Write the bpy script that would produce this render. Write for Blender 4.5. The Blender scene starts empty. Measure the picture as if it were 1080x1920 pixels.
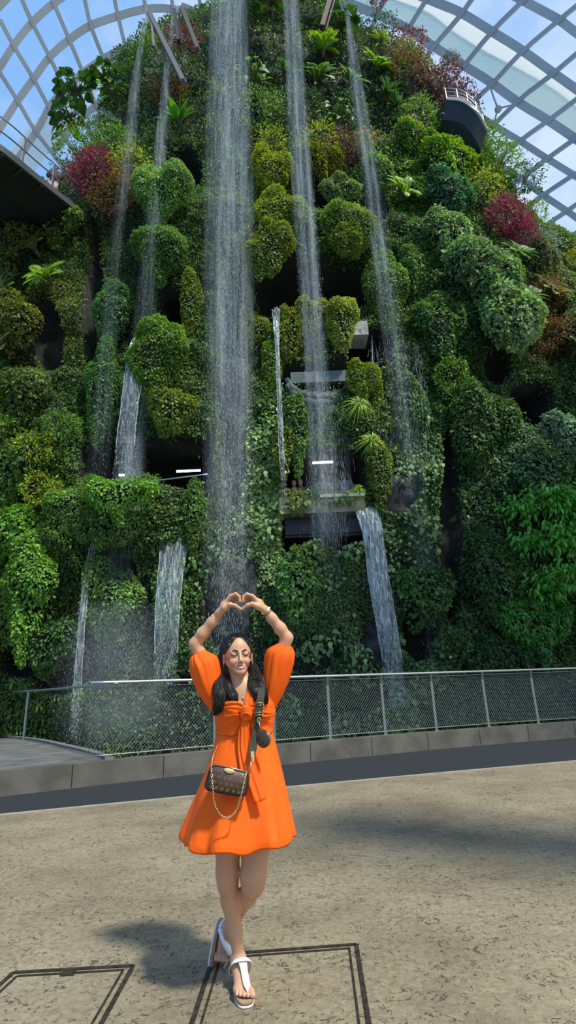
import bpy, math, random
import numpy as np
from mathutils import Vector, Matrix, noise as mnoise
random.seed(7); RNG = np.random.default_rng(11)
SC = bpy.context.scene; C = SC.collection

# ------------------------------------------------------------------ camera
FPX, PITCH, ROLL, CAMH = 1000.0, math.radians(18.3), math.radians(2.25), 1.33
cp, sp = math.cos(PITCH), math.sin(PITCH)
_F = np.array([0, cp, sp]); _R0 = np.array([1.0, 0, 0]); _U0 = np.array([0, -sp, cp])
_R = _R0*math.cos(ROLL) - _U0*math.sin(ROLL)
_U = _U0*math.cos(ROLL) + _R0*math.sin(ROLL)
CAM = np.array([0, 0, CAMH])
cam_d = bpy.data.cameras.new('camera'); cam = bpy.data.objects.new('camera', cam_d); C.objects.link(cam)
M = Matrix.Identity(4)
for i in range(3):
    M[i][0] = _R[i]; M[i][1] = _U[i]; M[i][2] = -_F[i]; M[i][3] = CAM[i]
cam.matrix_world = M
cam_d.sensor_fit = 'VERTICAL'; cam_d.sensor_height = 24.0; cam_d.lens = 24.0*FPX/1920
cam_d.clip_start = 0.05; cam_d.clip_end = 400
SC.camera = cam

# ------------------------------------------------------------------ sky, sun, exposure
SC.view_settings.view_transform = 'Standard'; SC.view_settings.look = 'None'
SC.view_settings.gamma = 1; SC.view_settings.use_curve_mapping = False
SC.view_settings.exposure = 0.0
SC.cycles.transparent_max_bounces = 24
SC.cycles.max_bounces = 6; SC.cycles.diffuse_bounces = 3; SC.cycles.glossy_bounces = 2
SC.cycles.sample_clamp_indirect = 4.0
SUNV = Vector((0.42, -0.50, 1.0)).normalized()
sd = bpy.data.lights.new('sun', 'SUN'); sd.energy = 4.9; sd.angle = math.radians(5.0); sd.color = (1.0, 0.94, 0.83)
so = bpy.data.objects.new('sun', sd); C.objects.link(so)
so.rotation_euler = SUNV.to_track_quat('Z', 'Y').to_euler(); so.location = (10, -8, 60)
W = bpy.data.worlds.new('sky'); SC.world = W; W.use_nodes = True
nt = W.node_tree; nt.nodes.clear()
def nn(t, kind, **kw):
    n = t.nodes.new(kind)
    for k, v in kw.items(): setattr(n, k, v)
    return n
tc = nn(nt, 'ShaderNodeTexCoord'); sep = nn(nt, 'ShaderNodeSeparateXYZ')
nz = nn(nt, 'ShaderNodeTexNoise'); nz.inputs['Scale'].default_value = 3.2; nz.inputs['Detail'].default_value = 7; nz.inputs['Roughness'].default_value = .6
nt.links.new(tc.outputs['Generated'], nz.inputs['Vector']); nt.links.new(tc.outputs['Generated'], sep.inputs[0])
ma = nn(nt, 'ShaderNodeMath', operation='MULTIPLY_ADD'); ma.inputs[1].default_value = 0.42; ma.inputs[2].default_value = 0.0
nt.links.new(sep.outputs['X'], ma.inputs[0])
ad = nn(nt, 'ShaderNodeMath', operation='ADD'); nt.links.new(nz.outputs['Fac'], ad.inputs[0]); nt.links.new(ma.outputs[0], ad.inputs[1])
cr = nn(nt, 'ShaderNodeValToRGB'); cr.color_ramp.elements[0].position = .40; cr.color_ramp.elements[1].position = .74
cr.color_ramp.elements[0].color = (0.24, 0.46, 0.86, 1); cr.color_ramp.elements[1].color = (0.74, 0.83, 0.95, 1)
nt.links.new(ad.outputs[0], cr.inputs[0])
bg = nn(nt, 'ShaderNodeBackground'); bg.inputs['Strength'].default_value = 1.15
nt.links.new(cr.outputs[0], bg.inputs['Color'])
wo = nn(nt, 'ShaderNodeOutputWorld'); nt.links.new(bg.outputs[0], wo.inputs[0])

# ------------------------------------------------------------------ projection helpers
def ray(px, py):
    px = np.asarray(px, float); py = np.asarray(py, float)
    return _F + _R*((px-540)/FPX)[..., None] - _U*((py-960)/FPX)[..., None]
def at(px, py, Y):                       # point of the pixel's sight line that lies at depth Y
    d = ray(px, py); t = (np.asarray(Y, float))/d[..., 1]
    return CAM + d*t[..., None]
def atz(px, py, z):
    d = ray(px, py); t = (z-CAMH)/d[..., 2]
    return CAM + d*t[..., None]
def proj(P):
    q = np.asarray(P, float) - CAM; zc = q@_F
    zc = np.where(zc < .1, .1, zc)
    return 540 + FPX*(q@_R)/zc, 960 - FPX*(q@_U)/zc, zc

# ------------------------------------------------------------------ materials
def mat(name, col, rough=.6, metal=0, spec=.5, **kw):
    m = bpy.data.materials.new(name); m.use_nodes = True
    b = m.node_tree.nodes['Principled BSDF']
    b.inputs['Base Color'].default_value = (*col, 1); b.inputs['Roughness'].default_value = rough
    b.inputs['Metallic'].default_value = metal; b.inputs['Specular IOR Level'].default_value = spec
    for k, v in kw.items(): b.inputs[k].default_value = v
    return m
def noisy(name, c1, c2, scale=5, rough=.7, bump=0.0, detail=6, metal=0, p0=.35, p1=.65, spec=.4, bscale=None):
    m = mat(name, c1, rough, metal, spec); t = m.node_tree; b = t.nodes['Principled BSDF']
    tc = nn(t, 'ShaderNodeTexCoord'); n = nn(t, 'ShaderNodeTexNoise'); n.inputs['Scale'].default_value = scale; n.inputs['Detail'].default_value = detail
    t.links.new(tc.outputs['Object'], n.inputs['Vector'])
    r = nn(t, 'ShaderNodeValToRGB'); r.color_ramp.elements[0].position = p0; r.color_ramp.elements[1].position = p1
    r.color_ramp.elements[0].color = (*c1, 1); r.color_ramp.elements[1].color = (*c2, 1)
    t.links.new(n.outputs['Fac'], r.inputs[0]); t.links.new(r.outputs[0], b.inputs['Base Color'])
    if bump:
        n2 = nn(t, 'ShaderNodeTexNoise'); n2.inputs['Scale'].default_value = bscale or scale*4; n2.inputs['Detail'].default_value = 8
        t.links.new(tc.outputs['Object'], n2.inputs['Vector'])
        bp = nn(t, 'ShaderNodeBump'); bp.inputs['Strength'].default_value = bump; bp.inputs['Distance'].default_value = .02
        t.links.new(n2.outputs['Fac'], bp.inputs['Height']); t.links.new(bp.outputs[0], b.inputs['Normal'])
    return m
def leafmat(name, rough=.5, trans=.3, spec=.35):
    m = mat(name, (0, .3, 0), rough, 0, spec); t = m.node_tree; b = t.nodes['Principled BSDF']; o = t.nodes['Material Output']
    a = nn(t, 'ShaderNodeAttribute', attribute_name='Col'); t.links.new(a.outputs['Color'], b.inputs['Base Color'])
    tr = nn(t, 'ShaderNodeBsdfTranslucent'); 
    hs = nn(t, 'ShaderNodeHueSaturation'); hs.inputs['Value'].default_value = 1.5; hs.inputs['Saturation'].default_value = 1.15; hs.inputs['Hue'].default_value = .485
    t.links.new(a.outputs['Color'], hs.inputs['Color']); t.links.new(hs.outputs[0], tr.inputs['Color'])
    mx = nn(t, 'ShaderNodeMixShader'); mx.inputs[0].default_value = trans
    t.links.new(b.outputs[0], mx.inputs[1]); t.links.new(tr.outputs[0], mx.inputs[2]); t.links.new(mx.outputs[0], o.inputs['Surface'])
    return m
LEAF = leafmat('leaf'); PETAL = leafmat('petal', trans=.3)
ROCK = noisy('planted_rock', (.006, .009, .005), (.022, .024, .016), 1.5, .9, .6)
STEM = noisy('stem', (.05, .045, .02), (.10, .09, .04), 6, .8)
CONC = noisy('concrete', (.20, .20, .19), (.30, .30, .28), 2.5, .85, .3)
STEEL = mat('steel_rail', (.55, .56, .56), .32, .85)
POSTM = mat('post_steel', (.30, .32, .30), .4, .7)
WIRE = mat('mesh_wire', (.26, .27, .26), .45, .5)
BEAMM = noisy('painted_beam', (.56, .56, .54), (.66, .66, .63), .5, .45)
MULL = noisy('painted_mullion', (.50, .50, .49), (.60, .60, .58), .5, .45)
DARKM = mat('dark_metal', (.015, .018, .02), .55, .2)
WHITEM = mat('white_panel', (.80, .80, .78), .6)

# ------------------------------------------------------------------ object helpers
def tag(o, label=None, cat=None, group=None, kind=None):
    if label: o['label'] = label
    if cat: o['category'] = cat
    if group: o['group'] = group
    if kind: o['kind'] = kind
    return o
def link(name, me, m=None, parent=None, smooth=False):
    o = bpy.data.objects.new(name, me); C.objects.link(o)
    if m is not None:
        for mm in (m if isinstance(m, (list, tuple)) else [m]): me.materials.append(mm)
    if parent is not None: o.parent = parent
    if smooth and len(me.polygons): me.polygons.foreach_set('use_smooth', [True]*len(me.polygons))
    return o
def empty(name, loc=(0, 0, 0), rot=(0, 0, 0), **kw):
    o = bpy.data.objects.new(name, None); C.objects.link(o); o.location = loc; o.rotation_euler = rot
    o.empty_display_size = .1
    return tag(o, **kw)
def npmesh(name, V, F, col=None, smooth=False):
    """V (n,3), F (m,k) uniform polygons"""
    V = np.ascontiguousarray(V, np.float32); F = np.ascontiguousarray(F, np.int32)
    me = bpy.data.meshes.new(name); k = F.shape[1]
    me.vertices.add(len(V)); me.vertices.foreach_set('co', V.ravel())
    me.loops.add(F.size); me.loops.foreach_set('vertex_index', F.ravel())
    me.polygons.add(len(F)); me.polygons.foreach_set('loop_start', np.arange(0, F.size, k, dtype=np.int32))
    me.polygons.foreach_set('loop_total', np.full(len(F), k, np.int32))
    if col is not None:
        c4 = np.ones((len(V), 4), np.float32); c4[:, :3] = col
        a = me.color_attributes.new('Col', 'FLOAT_COLOR', 'POINT'); a.data.foreach_set('color', c4.ravel())
    me.update(calc_edges=True)
    if smooth: me.polygons.foreach_set('use_smooth', np.ones(len(F), bool))
    return me
class MB:
    def __init__(s): s.v = []; s.f = []; s.mi = []
    def add(s, vs, fs, mi=0):
        o = len(s.v); s.v += [tuple(map(float, v)) for v in vs]; s.f += [tuple(i+o for i in f) for f in fs]; s.mi += [mi]*len(fs)
        return s
    def box(s, c, h, M=None, mi=0):
        vs = [Vector((x*h[0], y*h[1], z*h[2])) for x in (-1, 1) for y in (-1, 1) for z in (-1, 1)]
        if M is not None: vs = [M @ v for v in vs]
        vs = [v + Vector(c) for v in vs]
        return s.add(vs, [(0, 1, 3, 2), (4, 6, 7, 5), (0, 4, 5, 1), (2, 3, 7, 6), (0, 2, 6, 4), (1, 5, 7, 3)], mi)
    def tube(s, pts, r, n=8, closed=False, flat=1.0, up=None, caps=True, mi=0):
        pts = [Vector(p) for p in pts]; N = len(pts); R = r if isinstance(r, (list, tuple, np.ndarray)) else [r]*N
        vs = []; u = None
        for i, p in enumerate(pts):
            a = pts[(i-1) % N] if (i > 0 or closed) else p; b = pts[(i+1) % N] if (i < N-1 or closed) else p
            t = (b-a).normalized() if (b-a).length > 1e-9 else Vector((0, 0, 1))
            if u is None or up is not None:
                w = Vector(up) if up is not None else (Vector((0, 0, 1)) if abs(t.z) < .9 else Vector((1, 0, 0)))
                u = (w - t*w.dot(t)).normalized()
            else: u = (u - t*u.dot(t)).normalized()
            v = t.cross(u)
            for k in range(n):
                an = 2*math.pi*(k+.5)/n
                vs.append(p + (u*math.cos(an)*flat + v*math.sin(an))*float(R[i]))
        fs = []
        for i in range(N if closed else N-1):
            for k in range(n):
                a = i*n+k; b = i*n+(k+1) % n; c = ((i+1) % N)*n+(k+1) % n; d = ((i+1) % N)*n+k
                fs.append((a, b, c, d))
        if caps and not closed: fs += [tuple(range(n))[::-1], tuple((N-1)*n+k for k in range(n))]
        return s.add(vs, fs, mi)
    def bar(s, pts, w, h, up):           # rectangular beam: w across, h along 'up' (per-point list or one)
        pts = [Vector(p) for p in pts]; vs = []; N = len(pts)
        for i, p in enumerate(pts):
            a = pts[max(0, i-1)]; b = pts[min(N-1, i+1)]; t = (b-a).normalized()
            U = Vector(up[i] if isinstance(up, list) else up); U = (U-t*U.dot(t)).normalized(); S = t.cross(U)
            for (x, y) in ((-1, -1), (1, -1), (1, 1), (-1, 1)): vs.append(p+S*x*w/2+U*y*h/2)
        fs = [(i*4+k, i*4+(k+1) % 4, (i+1)*4+(k+1) % 4, (i+1)*4+k) for i in range(N-1) for k in range(4)]
        fs += [(3, 2, 1, 0), tuple((N-1)*4+k for k in range(4))]
        return s.add(vs, fs)
    def loft(s, rings, cap0=True, cap1=True, closed=True, mi=0):
        n = len(rings[0]); vs = [v for r in rings for v in r]; fs = []
        for i in range(len(rings)-1):
            for k in range(n if closed else n-1):
                fs.append((i*n+k, i*n+(k+1) % n, (i+1)*n+(k+1) % n, (i+1)*n+k))
        if cap0: fs.append(tuple(range(n))[::-1])
        if cap1: fs.append(tuple((len(rings)-1)*n+k for k in range(n)))
        return s.add(vs, fs, mi)
    def sphere(s, c, r, nu=16, nv=10, M=None, mi=0):
        r = (r, r, r) if not hasattr(r, '__len__') else r; rings = []
        for j in range(nv+1):
            a = math.pi*j/nv; a = min(max(a, .02), math.pi-.02)
            ring = []
            for i in range(nu):
                b = 2*math.pi*i/nu; v = Vector((r[0]*math.sin(a)*math.cos(b), r[1]*math.sin(a)*math.sin(b), -r[2]*math.cos(a)))
                if M is not None: v = M @ v
                ring.append(v+Vector(c))
            rings.append(ring)
        return s.loft(rings, mi=mi)
    def mesh(s, name):
        me = bpy.data.meshes.new(name); me.from_pydata(s.v, [], s.f)
        if any(s.mi): me.polygons.foreach_set('material_index', s.mi)
        me.update(); return me
    def build(s, name, m, parent=None, smooth=False): return link(name, s.mesh(name), m, parent, smooth)
def spline(pts, n):
    """Catmull-Rom resample to n points (numpy)"""
    P = np.asarray(pts, float); k = len(P)
    if k == 2: return P[0] + (P[1]-P[0])*np.linspace(0, 1, n)[:, None]
    E = np.vstack([2*P[0]-P[1], P, 2*P[-1]-P[-2]]); out = []
    for u in np.linspace(0, k-1-1e-9, n):
        i = int(u); f = u-i; a, b, c, d = E[i:i+4]
        out.append(.5*((2*b)+(-a+c)*f+(2*a-5*b+4*c-d)*f*f+(-a+3*b-3*c+d)*f**3))
    return np.array(out)
_T = RNG.random((32, 32, 32))
def vnoise(P, s=1.0, seed=0):
    Q = np.asarray(P, float)*s + seed*7.31; i = np.floor(Q).astype(int); f = Q-i; f = f*f*(3-2*f); r = 0
    for dx in (0, 1):
        for dy in (0, 1):
            for dz in (0, 1):
                w = (f[..., 0] if dx else 1-f[..., 0])*(f[..., 1] if dy else 1-f[..., 1])*(f[..., 2] if dz else 1-f[..., 2])
                r = r + w*_T[(i[..., 0]+dx) % 32, (i[..., 1]+dy) % 32, (i[..., 2]+dz) % 32]
    return r*2-1
def nrm(A): return A/np.maximum(np.linalg.norm(A, axis=-1, keepdims=True), 1e-9)

# ------------------------------------------------------------------ leaves
def leaf_arrays(P, T, N, L, Wd, col, big=False, curl=.12):
    """one leaf per row: base P, direction T, normal N, length L, width ratio Wd"""
    S = nrm(np.cross(T, N)); N = np.cross(S, T); n = len(P); L = L[:, None]; w = (L*Wd)
    if not big:
        V = np.stack([P, P+T*L*.42+S*w*.5+N*L*curl, P+T*L-N*L*curl*.6, P+T*L*.42-S*w*.5+N*L*curl], 1).reshape(-1, 3)
        b = np.arange(n)[:, None]*4; F = np.concatenate([b+[0, 2, 1], b+[0, 3, 2]], 1).reshape(-1, 3)
        return V, F, np.repeat(col, 4, 0)
    rows = [P, P+T*L*.25+N*L*.02, P+T*L*.6+N*L*.0, P+T*L-N*L*curl*1.6]
    up = N*L*curl
    V = np.stack([rows[0], rows[1]+S*w*.46+up*.6, rows[1], rows[1]-S*w*.46+up*.6,
                  rows[2]+S*w*.40+up*.5, rows[2], rows[2]-S*w*.40+up*.5, rows[3]], 1).reshape(-1, 3)
    b = np.arange(n)[:, None]*8
    F = np.concatenate([b+[0, 2, 1], b+[0, 3, 2], b+[1, 2, 5], b+[1, 5, 4], b+[2, 3, 6], b+[2, 6, 5], b+[4, 5, 7], b+[5, 6, 7]], 1).reshape(-1, 3)
    return V, F, np.repeat(col, 8, 0)
def jitcol(c, n, v=.28, h=.12):
    c = np.broadcast_to(np.asarray(c, float), (n, 3)).copy()
    c *= np.exp(RNG.normal(0, v, n))[:, None]; c[:, 0] *= np.exp(RNG.normal(0, h, n)); c[:, 2] *= np.exp(RNG.normal(0, h, n))
    return np.clip(c, 0, .9)
def merge(parts):
    Vs, Fs, Cs = [], [], []; o = 0
    for V, F, c in parts:
        Vs.append(V); Fs.append(F+o); Cs.append(c); o += len(V)
    return np.concatenate(Vs), np.concatenate(Fs), np.concatenate(Cs)
# ================================================================== the planted mountain
# front profile of the tower: for a height z the front depth, the silhouette depth and the half widths
ZK = np.array([-5, 0, 6, 12, 18, 24, 30, 36, 44.])
DY = 2.0
YFK = DY+np.array([13.0, 13.0, 13.3, 13.7, 14.2, 14.8, 15.4, 16.0, 16.6])
YSK = DY+np.array([18, 18, 18, 18.2, 18.5, 18.8, 19.2, 19.6, 20.])
YF = lambda z: np.interp(z, ZK, YFK)
YS = lambda z: np.interp(z, ZK, YSK)
def sil(pts, side):
    out = []
    for px, py in pts:
        z = 15.
        for _ in range(12):
            p = at(px, py, float(YS(z))); z = p[2]
        out.append((z, p[0]*side))
    out.sort(); out = np.array(out); out[:, 1] -= 1.15*np.clip((out[:, 0]-8)/8, 0, 1); out[:, 0] = np.where(out[:, 0] > 20, out[:, 0]-.6, out[:, 0]); return out
sr = sil([(560, -25), (640, 40), (690, 95), (760, 145), (830, 180), (872, 215), (910, 260), (935, 320), (955, 375), (985, 420), (1030, 462), (1100, 480), (1200, 640), (1250, 800)], 1)
sl = sil([(500, -25), (410, 40), (350, 95), (260, 130), (200, 165), (165, 215), (150, 290), (150, 350), (60, 405), (0, 425), (-90, 470), (-150, 640), (-190, 800)], -1)
def hwr(z): return np.where(z < sr[0, 0], sr[0, 1]+(sr[0, 0]-z)*.05, np.interp(z, sr[:, 0], sr[:, 1]))
def hwl(z): return np.where(z < sl[0, 0], sl[0, 1]+(sl[0, 0]-z)*.05, np.interp(z, sl[:, 0], sl[:, 1]))
ZTOP = float(max(sr[:, 0].max(), sl[:, 0].max()))
def surf(th, z):
    """th in radians, 0 = front"""
    s = np.sin(th); c = np.cos(th)
    h = np.where(s > 0, hwr(z), hwl(z))
    xm = 0
    cap = np.clip((ZTOP-z)/2.5, 0, 1)**.5
    X = xm + s*h; b = (YS(z)-YF(z))
    Y = YS(z) - np.sign(c)*np.abs(c)**.8*b*cap
    return np.stack([X, Y, z + 0*X], -1)
def hit(px, py):
    """where the sight line of a pixel meets the tower (undisplaced); for misses the closest approach"""
    px = np.atleast_1d(np.asarray(px, float)); py = np.atleast_1d(np.asarray(py, float))
    d = ray(px, py); d = d/d[:, 1:2]
    best = np.full(len(px), 1e9); Yb = np.full(len(px), 18.0+DY); done = np.zeros(len(px), bool)
    for Y in np.linspace(12.6+DY, 20.5+DY, 160):
        P = CAM + d*Y; h = np.where(P[:, 0] > 0, hwr(P[:, 2]), hwl(P[:, 2]))
        q = np.abs(P[:, 0])/h; f = YS(P[:, 2]) - (YS(P[:, 2])-YF(P[:, 2]))*np.clip(1-q*q, 0, 1)**.4
        g = np.where(q > 1, (q-1)*10, 0) + np.maximum(f-Y, 0)
        ok = (~done) & (g < best); best = np.where(ok, g, best); Yb = np.where(ok, Y, Yb)
        done |= (g <= 0)
    P = CAM + d*Yb[:, None]
    h = np.where(P[:, 0] > 0, hwr(P[:, 2]), hwl(P[:, 2])); q = np.clip(P[:, 0]/h, -.97, .97)
    N = nrm(np.stack([q*1.0, -np.sqrt(1-q*q), 0*q+.08], -1))
    return P, N
# dark openings and recesses (px box: cx, cy, rx, ry, depth m, power)
HOLES = [(585, 545, 98, 38, 3.2, 4), (690, 664, 38, 36, 3.0, 6), (607, 716, 76, 26, 2.6, 5), (280, 880, 112, 46, 3.2, 6),
         (605, 893, 72, 34, 3.0, 6), (605, 998, 70, 38, 2.8, 5), (1000, 755, 44, 38, 2.5, 3), (330, 592, 24, 34, 2.2, 3),
         (222, 1072, 40, 24, 1.6, 3), (345, 325, 34, 42, 1.4, 2), (590, 355, 30, 16, 1.2, 2), (700, 400, 26, 38, 1.2, 2), (612, 378, 60, 14, 1.0, 3),
         (440, 740, 22, 200, .9, 3), (455, 230, 36, 60, .9, 2), (430, 1140, 40, 90, .8, 2), (180, 620, 18, 200, .8, 2), (870, 330, 22, 40, .9, 2),
         (10, 660, 20, 60, 1.2, 2), (10, 880, 16, 60, 1.0, 2), (120, 1240, 60, 60, .9, 2), (840, 990, 20, 180, .7, 2), (560, 590, 110, 14, 1.4, 3), (640, 190, 40, 30, .8, 2),
         (780, 1180, 30, 60, .8, 2), (740, 920, 40, 50, .5, 2), (930, 690, 26, 30, .8, 2), (100, 640, 30, 60, .6, 2), (40, 1240, 40, 30, .7, 2)]
def holes(px, py):
    r = np.zeros(np.shape(px))
    for cx, cy, rx, ry, d, p in HOLES:
        q = (np.abs((px-cx)/rx)**p + np.abs((py-cy)/ry)**p)**(1/p)
        r = np.maximum(r, d*np.clip((1.10-q)/.18, 0, 1))
    return r
def gblob(px, py, L):
    r = 0
    for cx, cy, rx, ry, a in L: r = r + a*np.exp(-((px-cx)/rx)**2-((py-cy)/ry)**2)
    return r
SWELL = [(560, 480, 120, 60, .5), (330, 450, 60, 90, .6), (330, 730, 60, 110, .6), (250, 980, 120, 60, .8), (850, 560, 110, 140, .6), (1000, 880, 90, 80, .6),
         (90, 560, 70, 110, .5), (90, 850, 60, 130, .5), (110, 1100, 60, 90, .5), (560, 1150, 80, 90, .3), (640, 780, 60, 60, .5), (820, 300, 90, 60, .4)]
def displace(P, N, px, py):
    nz = .55*vnoise(P, .38, 1) + .28*vnoise(P, 1.0, 2) + .13*vnoise(P, 2.6, 3)
    d = nz + gblob(px, py, SWELL) - holes(px, py)
    return P + N*d[..., None]
TH = np.linspace(-math.radians(115), math.radians(115), 620); ZZ = np.linspace(-5, ZTOP-.02, 620)
tt, zz = np.meshgrid(TH, ZZ)
G = surf(tt, zz)
dth = np.gradient(G, axis=1); dz = np.gradient(G, axis=0); GN = nrm(np.cross(dth, dz))
GX, GY, _ = proj(G)
G2 = displace(G, GN, GX, GY)
nr, nc = G2.shape[:2]
idx = np.arange(nr*nc).reshape(nr, nc)
Fq = np.stack([idx[:-1, :-1], idx[:-1, 1:], idx[1:, 1:], idx[1:, :-1]], -1).reshape(-1, 4)
me = npmesh('rock_tower', G2.reshape(-1, 3), Fq, smooth=True)
tag(link('rock_tower', me, ROCK), 'tall rock tower covered all over in climbing plants', None, None, 'structure')

# ---- leafy cover: leaves scattered over the displaced face, colour and size by species, low cover also darkened for shade
dth = np.gradient(G2, axis=1); dzz = np.gradient(G2, axis=0); cr_ = np.cross(dth, dzz); AR = np.linalg.norm(cr_, axis=-1); N2 = cr_/np.maximum(AR, 1e-9)[..., None]
VIS = (GX > -90) & (GX < 1170) & (GY > -120) & (GY < 1500) & (np.sin(tt)**2 < 1) & (GN[..., 1] < .25)
H_ = holes(GX, GY)
def cover(name, label, cat, weight, colf, size, n, wd=.6, big=False, droop=.8, off=(.02, .14), jit=.5, v=.3, m=LEAF):
    w = weight(GX, GY)*VIS*np.minimum(AR, np.quantile(AR, .97))*(H_ < .35)
    w = w.ravel()/w.sum(); c = RNG.choice(len(w), n, p=w)
    r, q = np.unravel_index(c, AR.shape)
    u = RNG.random((2, n)) - .5
    P = G2[r, q] + dth[r, q]*u[0][:, None] + dzz[r, q]*u[1][:, None]
    Nn = N2[r, q]; out = GN[r, q]
    cl = vnoise(P, 3.0, 5)
    P = P + out*(RNG.uniform(off[0], off[1], n) + .10*np.maximum(cl, 0))[:, None]
    T = nrm(np.array([0, 0, -droop]) + out*.45 + RNG.normal(0, jit, (n, 3)))
    Nl = nrm(out*.8 + np.array([0, 0, .7]) + RNG.normal(0, .45, (n, 3)))
    L = size*np.exp(RNG.normal(0, .22, n))
    col = colf(GX[r, q], GY[r, q], P); col = jitcol(col*1.2, n, v)
    V, F, Cc = leaf_arrays(P, T, Nl, L, wd, col, big)
    o = link(name, npmesh(name, V, F, Cc), m)
    return tag(o, label, cat, None, 'stuff')
def sm(a, b, x): t = np.clip((x-a)/(b-a), 0, 1); return t*t*(3-2*t)
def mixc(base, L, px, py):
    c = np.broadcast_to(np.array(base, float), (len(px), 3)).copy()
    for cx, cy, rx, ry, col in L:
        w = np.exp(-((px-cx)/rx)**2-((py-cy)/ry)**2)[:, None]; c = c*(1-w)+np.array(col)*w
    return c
def patch(P, c, alt, s=1.2, seed=9, k=.8):
    w = (sm(-.1, .5, vnoise(P, s, seed))*k)[:, None]; return c*(1-w)+np.array(alt)*w
# fig creeper in the middle of the face
def w_fig(x, y): return (.12+sm(230, 330, x)*(1-sm(760, 860, x)))*(1-sm(960, 1080, y))*sm(230, 330, y)
def c_fig(x, y, P): return patch(P, mixc((.085, .165, .035), [(500, 520, 90, 60, (.16, .21, .03)), (330, 430, 70, 70, (.13, .26, .07)), (600, 620, 120, 50, (.12, .18, .03)), (210, 760, 50, 120, (.06, .16, .04)),
                                     (520, 340, 60, 60, (.17, .24, .03))], x, y), (.05, .10, .02), 1.1)
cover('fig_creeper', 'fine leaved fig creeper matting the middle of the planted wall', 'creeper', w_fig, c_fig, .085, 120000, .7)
# mixed bushes left
def w_left(x, y): return (1-sm(170, 300, x))*sm(330, 430, y)*(1-.96*(y < 445-.35*x)*(y > 260+.75*x))
def c_left(x, y, P): return patch(P, mixc((.075, .15, .03), [(90, 600, 90, 90, (.12, .15, .03)), (90, 900, 70, 90, (.14, .25, .035)), (100, 1080, 90, 80, (.12, .27, .03)), (10, 1200, 50, 80, (.15, .27, .04))], x, y), (.035, .085, .02), .9, 12)
cover('trailing_foliage', 'feathery mixed foliage covering the left flank of the wall', 'foliage', w_left, c_left, .11, 80000, .42, jit=.6)
# upper jungle
def w_top(x, y): return (1-sm(300, 400, y))
def c_top(x, y, P): return patch(P, mixc((.042, .09, .02), [(800, 290, 90, 60, (.14, .24, .03)), (250, 250, 70, 80, (.07, .13, .03)), (700, 160, 60, 50, (.13, .25, .03)), (800, 180, 60, 50, (.12, .08, .06)), (220, 340, 50, 30, (.13, .06, .05))], x, y), (.10, .17, .04), 1.3, 14)
cover('jungle_foliage', 'dark tropical foliage clothing the top of the wall', 'foliage', w_top, c_top, .17, 40000, .42, big=False, jit=.7, off=(.02, .35))
# right creepers
def w_right(x, y): return sm(720, 800, x)*sm(250, 330, y)
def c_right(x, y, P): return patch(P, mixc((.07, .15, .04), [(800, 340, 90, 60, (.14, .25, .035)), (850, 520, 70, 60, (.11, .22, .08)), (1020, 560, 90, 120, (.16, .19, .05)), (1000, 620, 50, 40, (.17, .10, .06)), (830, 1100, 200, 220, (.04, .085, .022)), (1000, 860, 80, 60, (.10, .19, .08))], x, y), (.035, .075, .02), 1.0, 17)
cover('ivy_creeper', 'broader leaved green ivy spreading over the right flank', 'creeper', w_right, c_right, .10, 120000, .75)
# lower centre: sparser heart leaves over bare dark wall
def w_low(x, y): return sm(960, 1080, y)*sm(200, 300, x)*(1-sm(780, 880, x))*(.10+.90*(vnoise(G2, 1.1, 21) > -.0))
def c_low(x, y, P): return patch(P, mixc((.045, .092, .026), [(560, 1130, 80, 120, (.075, .15, .045)), (340, 1150, 50, 100, (.07, .14, .04))], x, y), (.16, .24, .09), 2.5, 25, .5)  # leaf colours lowered, part of the low wall's shade is painted in
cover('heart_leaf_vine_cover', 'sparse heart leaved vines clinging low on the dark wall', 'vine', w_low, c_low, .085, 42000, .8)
def w_col(x, y): return np.exp(-((x-505)/34)**2)*sm(760, 860, y)*(1-sm(1050, 1100, y)) + .12*np.exp(-((x-770)/60)**2-((y-960)/120)**2)
cover('variegated_vine_cover', 'pale variegated vines in a strip beside the widest waterfall', 'vine', w_col, lambda x, y, P: np.tile([.20, .30, .10], (len(x), 1)), .12, 3400, .85, big=True, off=(.05, .2), jit=.35)

cover('pale_heart_leaves', 'scattered pale heart shaped leaves low on the wall above the railing', 'vine', lambda x, y: sm(900, 1000, y)*sm(330, 420, x)*(1-sm(760, 860, x))*(vnoise(G2, 1.6, 27) > .1), lambda x, y, P: np.tile([.13, .21, .08], (len(x), 1)), .13, 2200, .85, big=True, off=(.05, .22), jit=.35)
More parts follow.
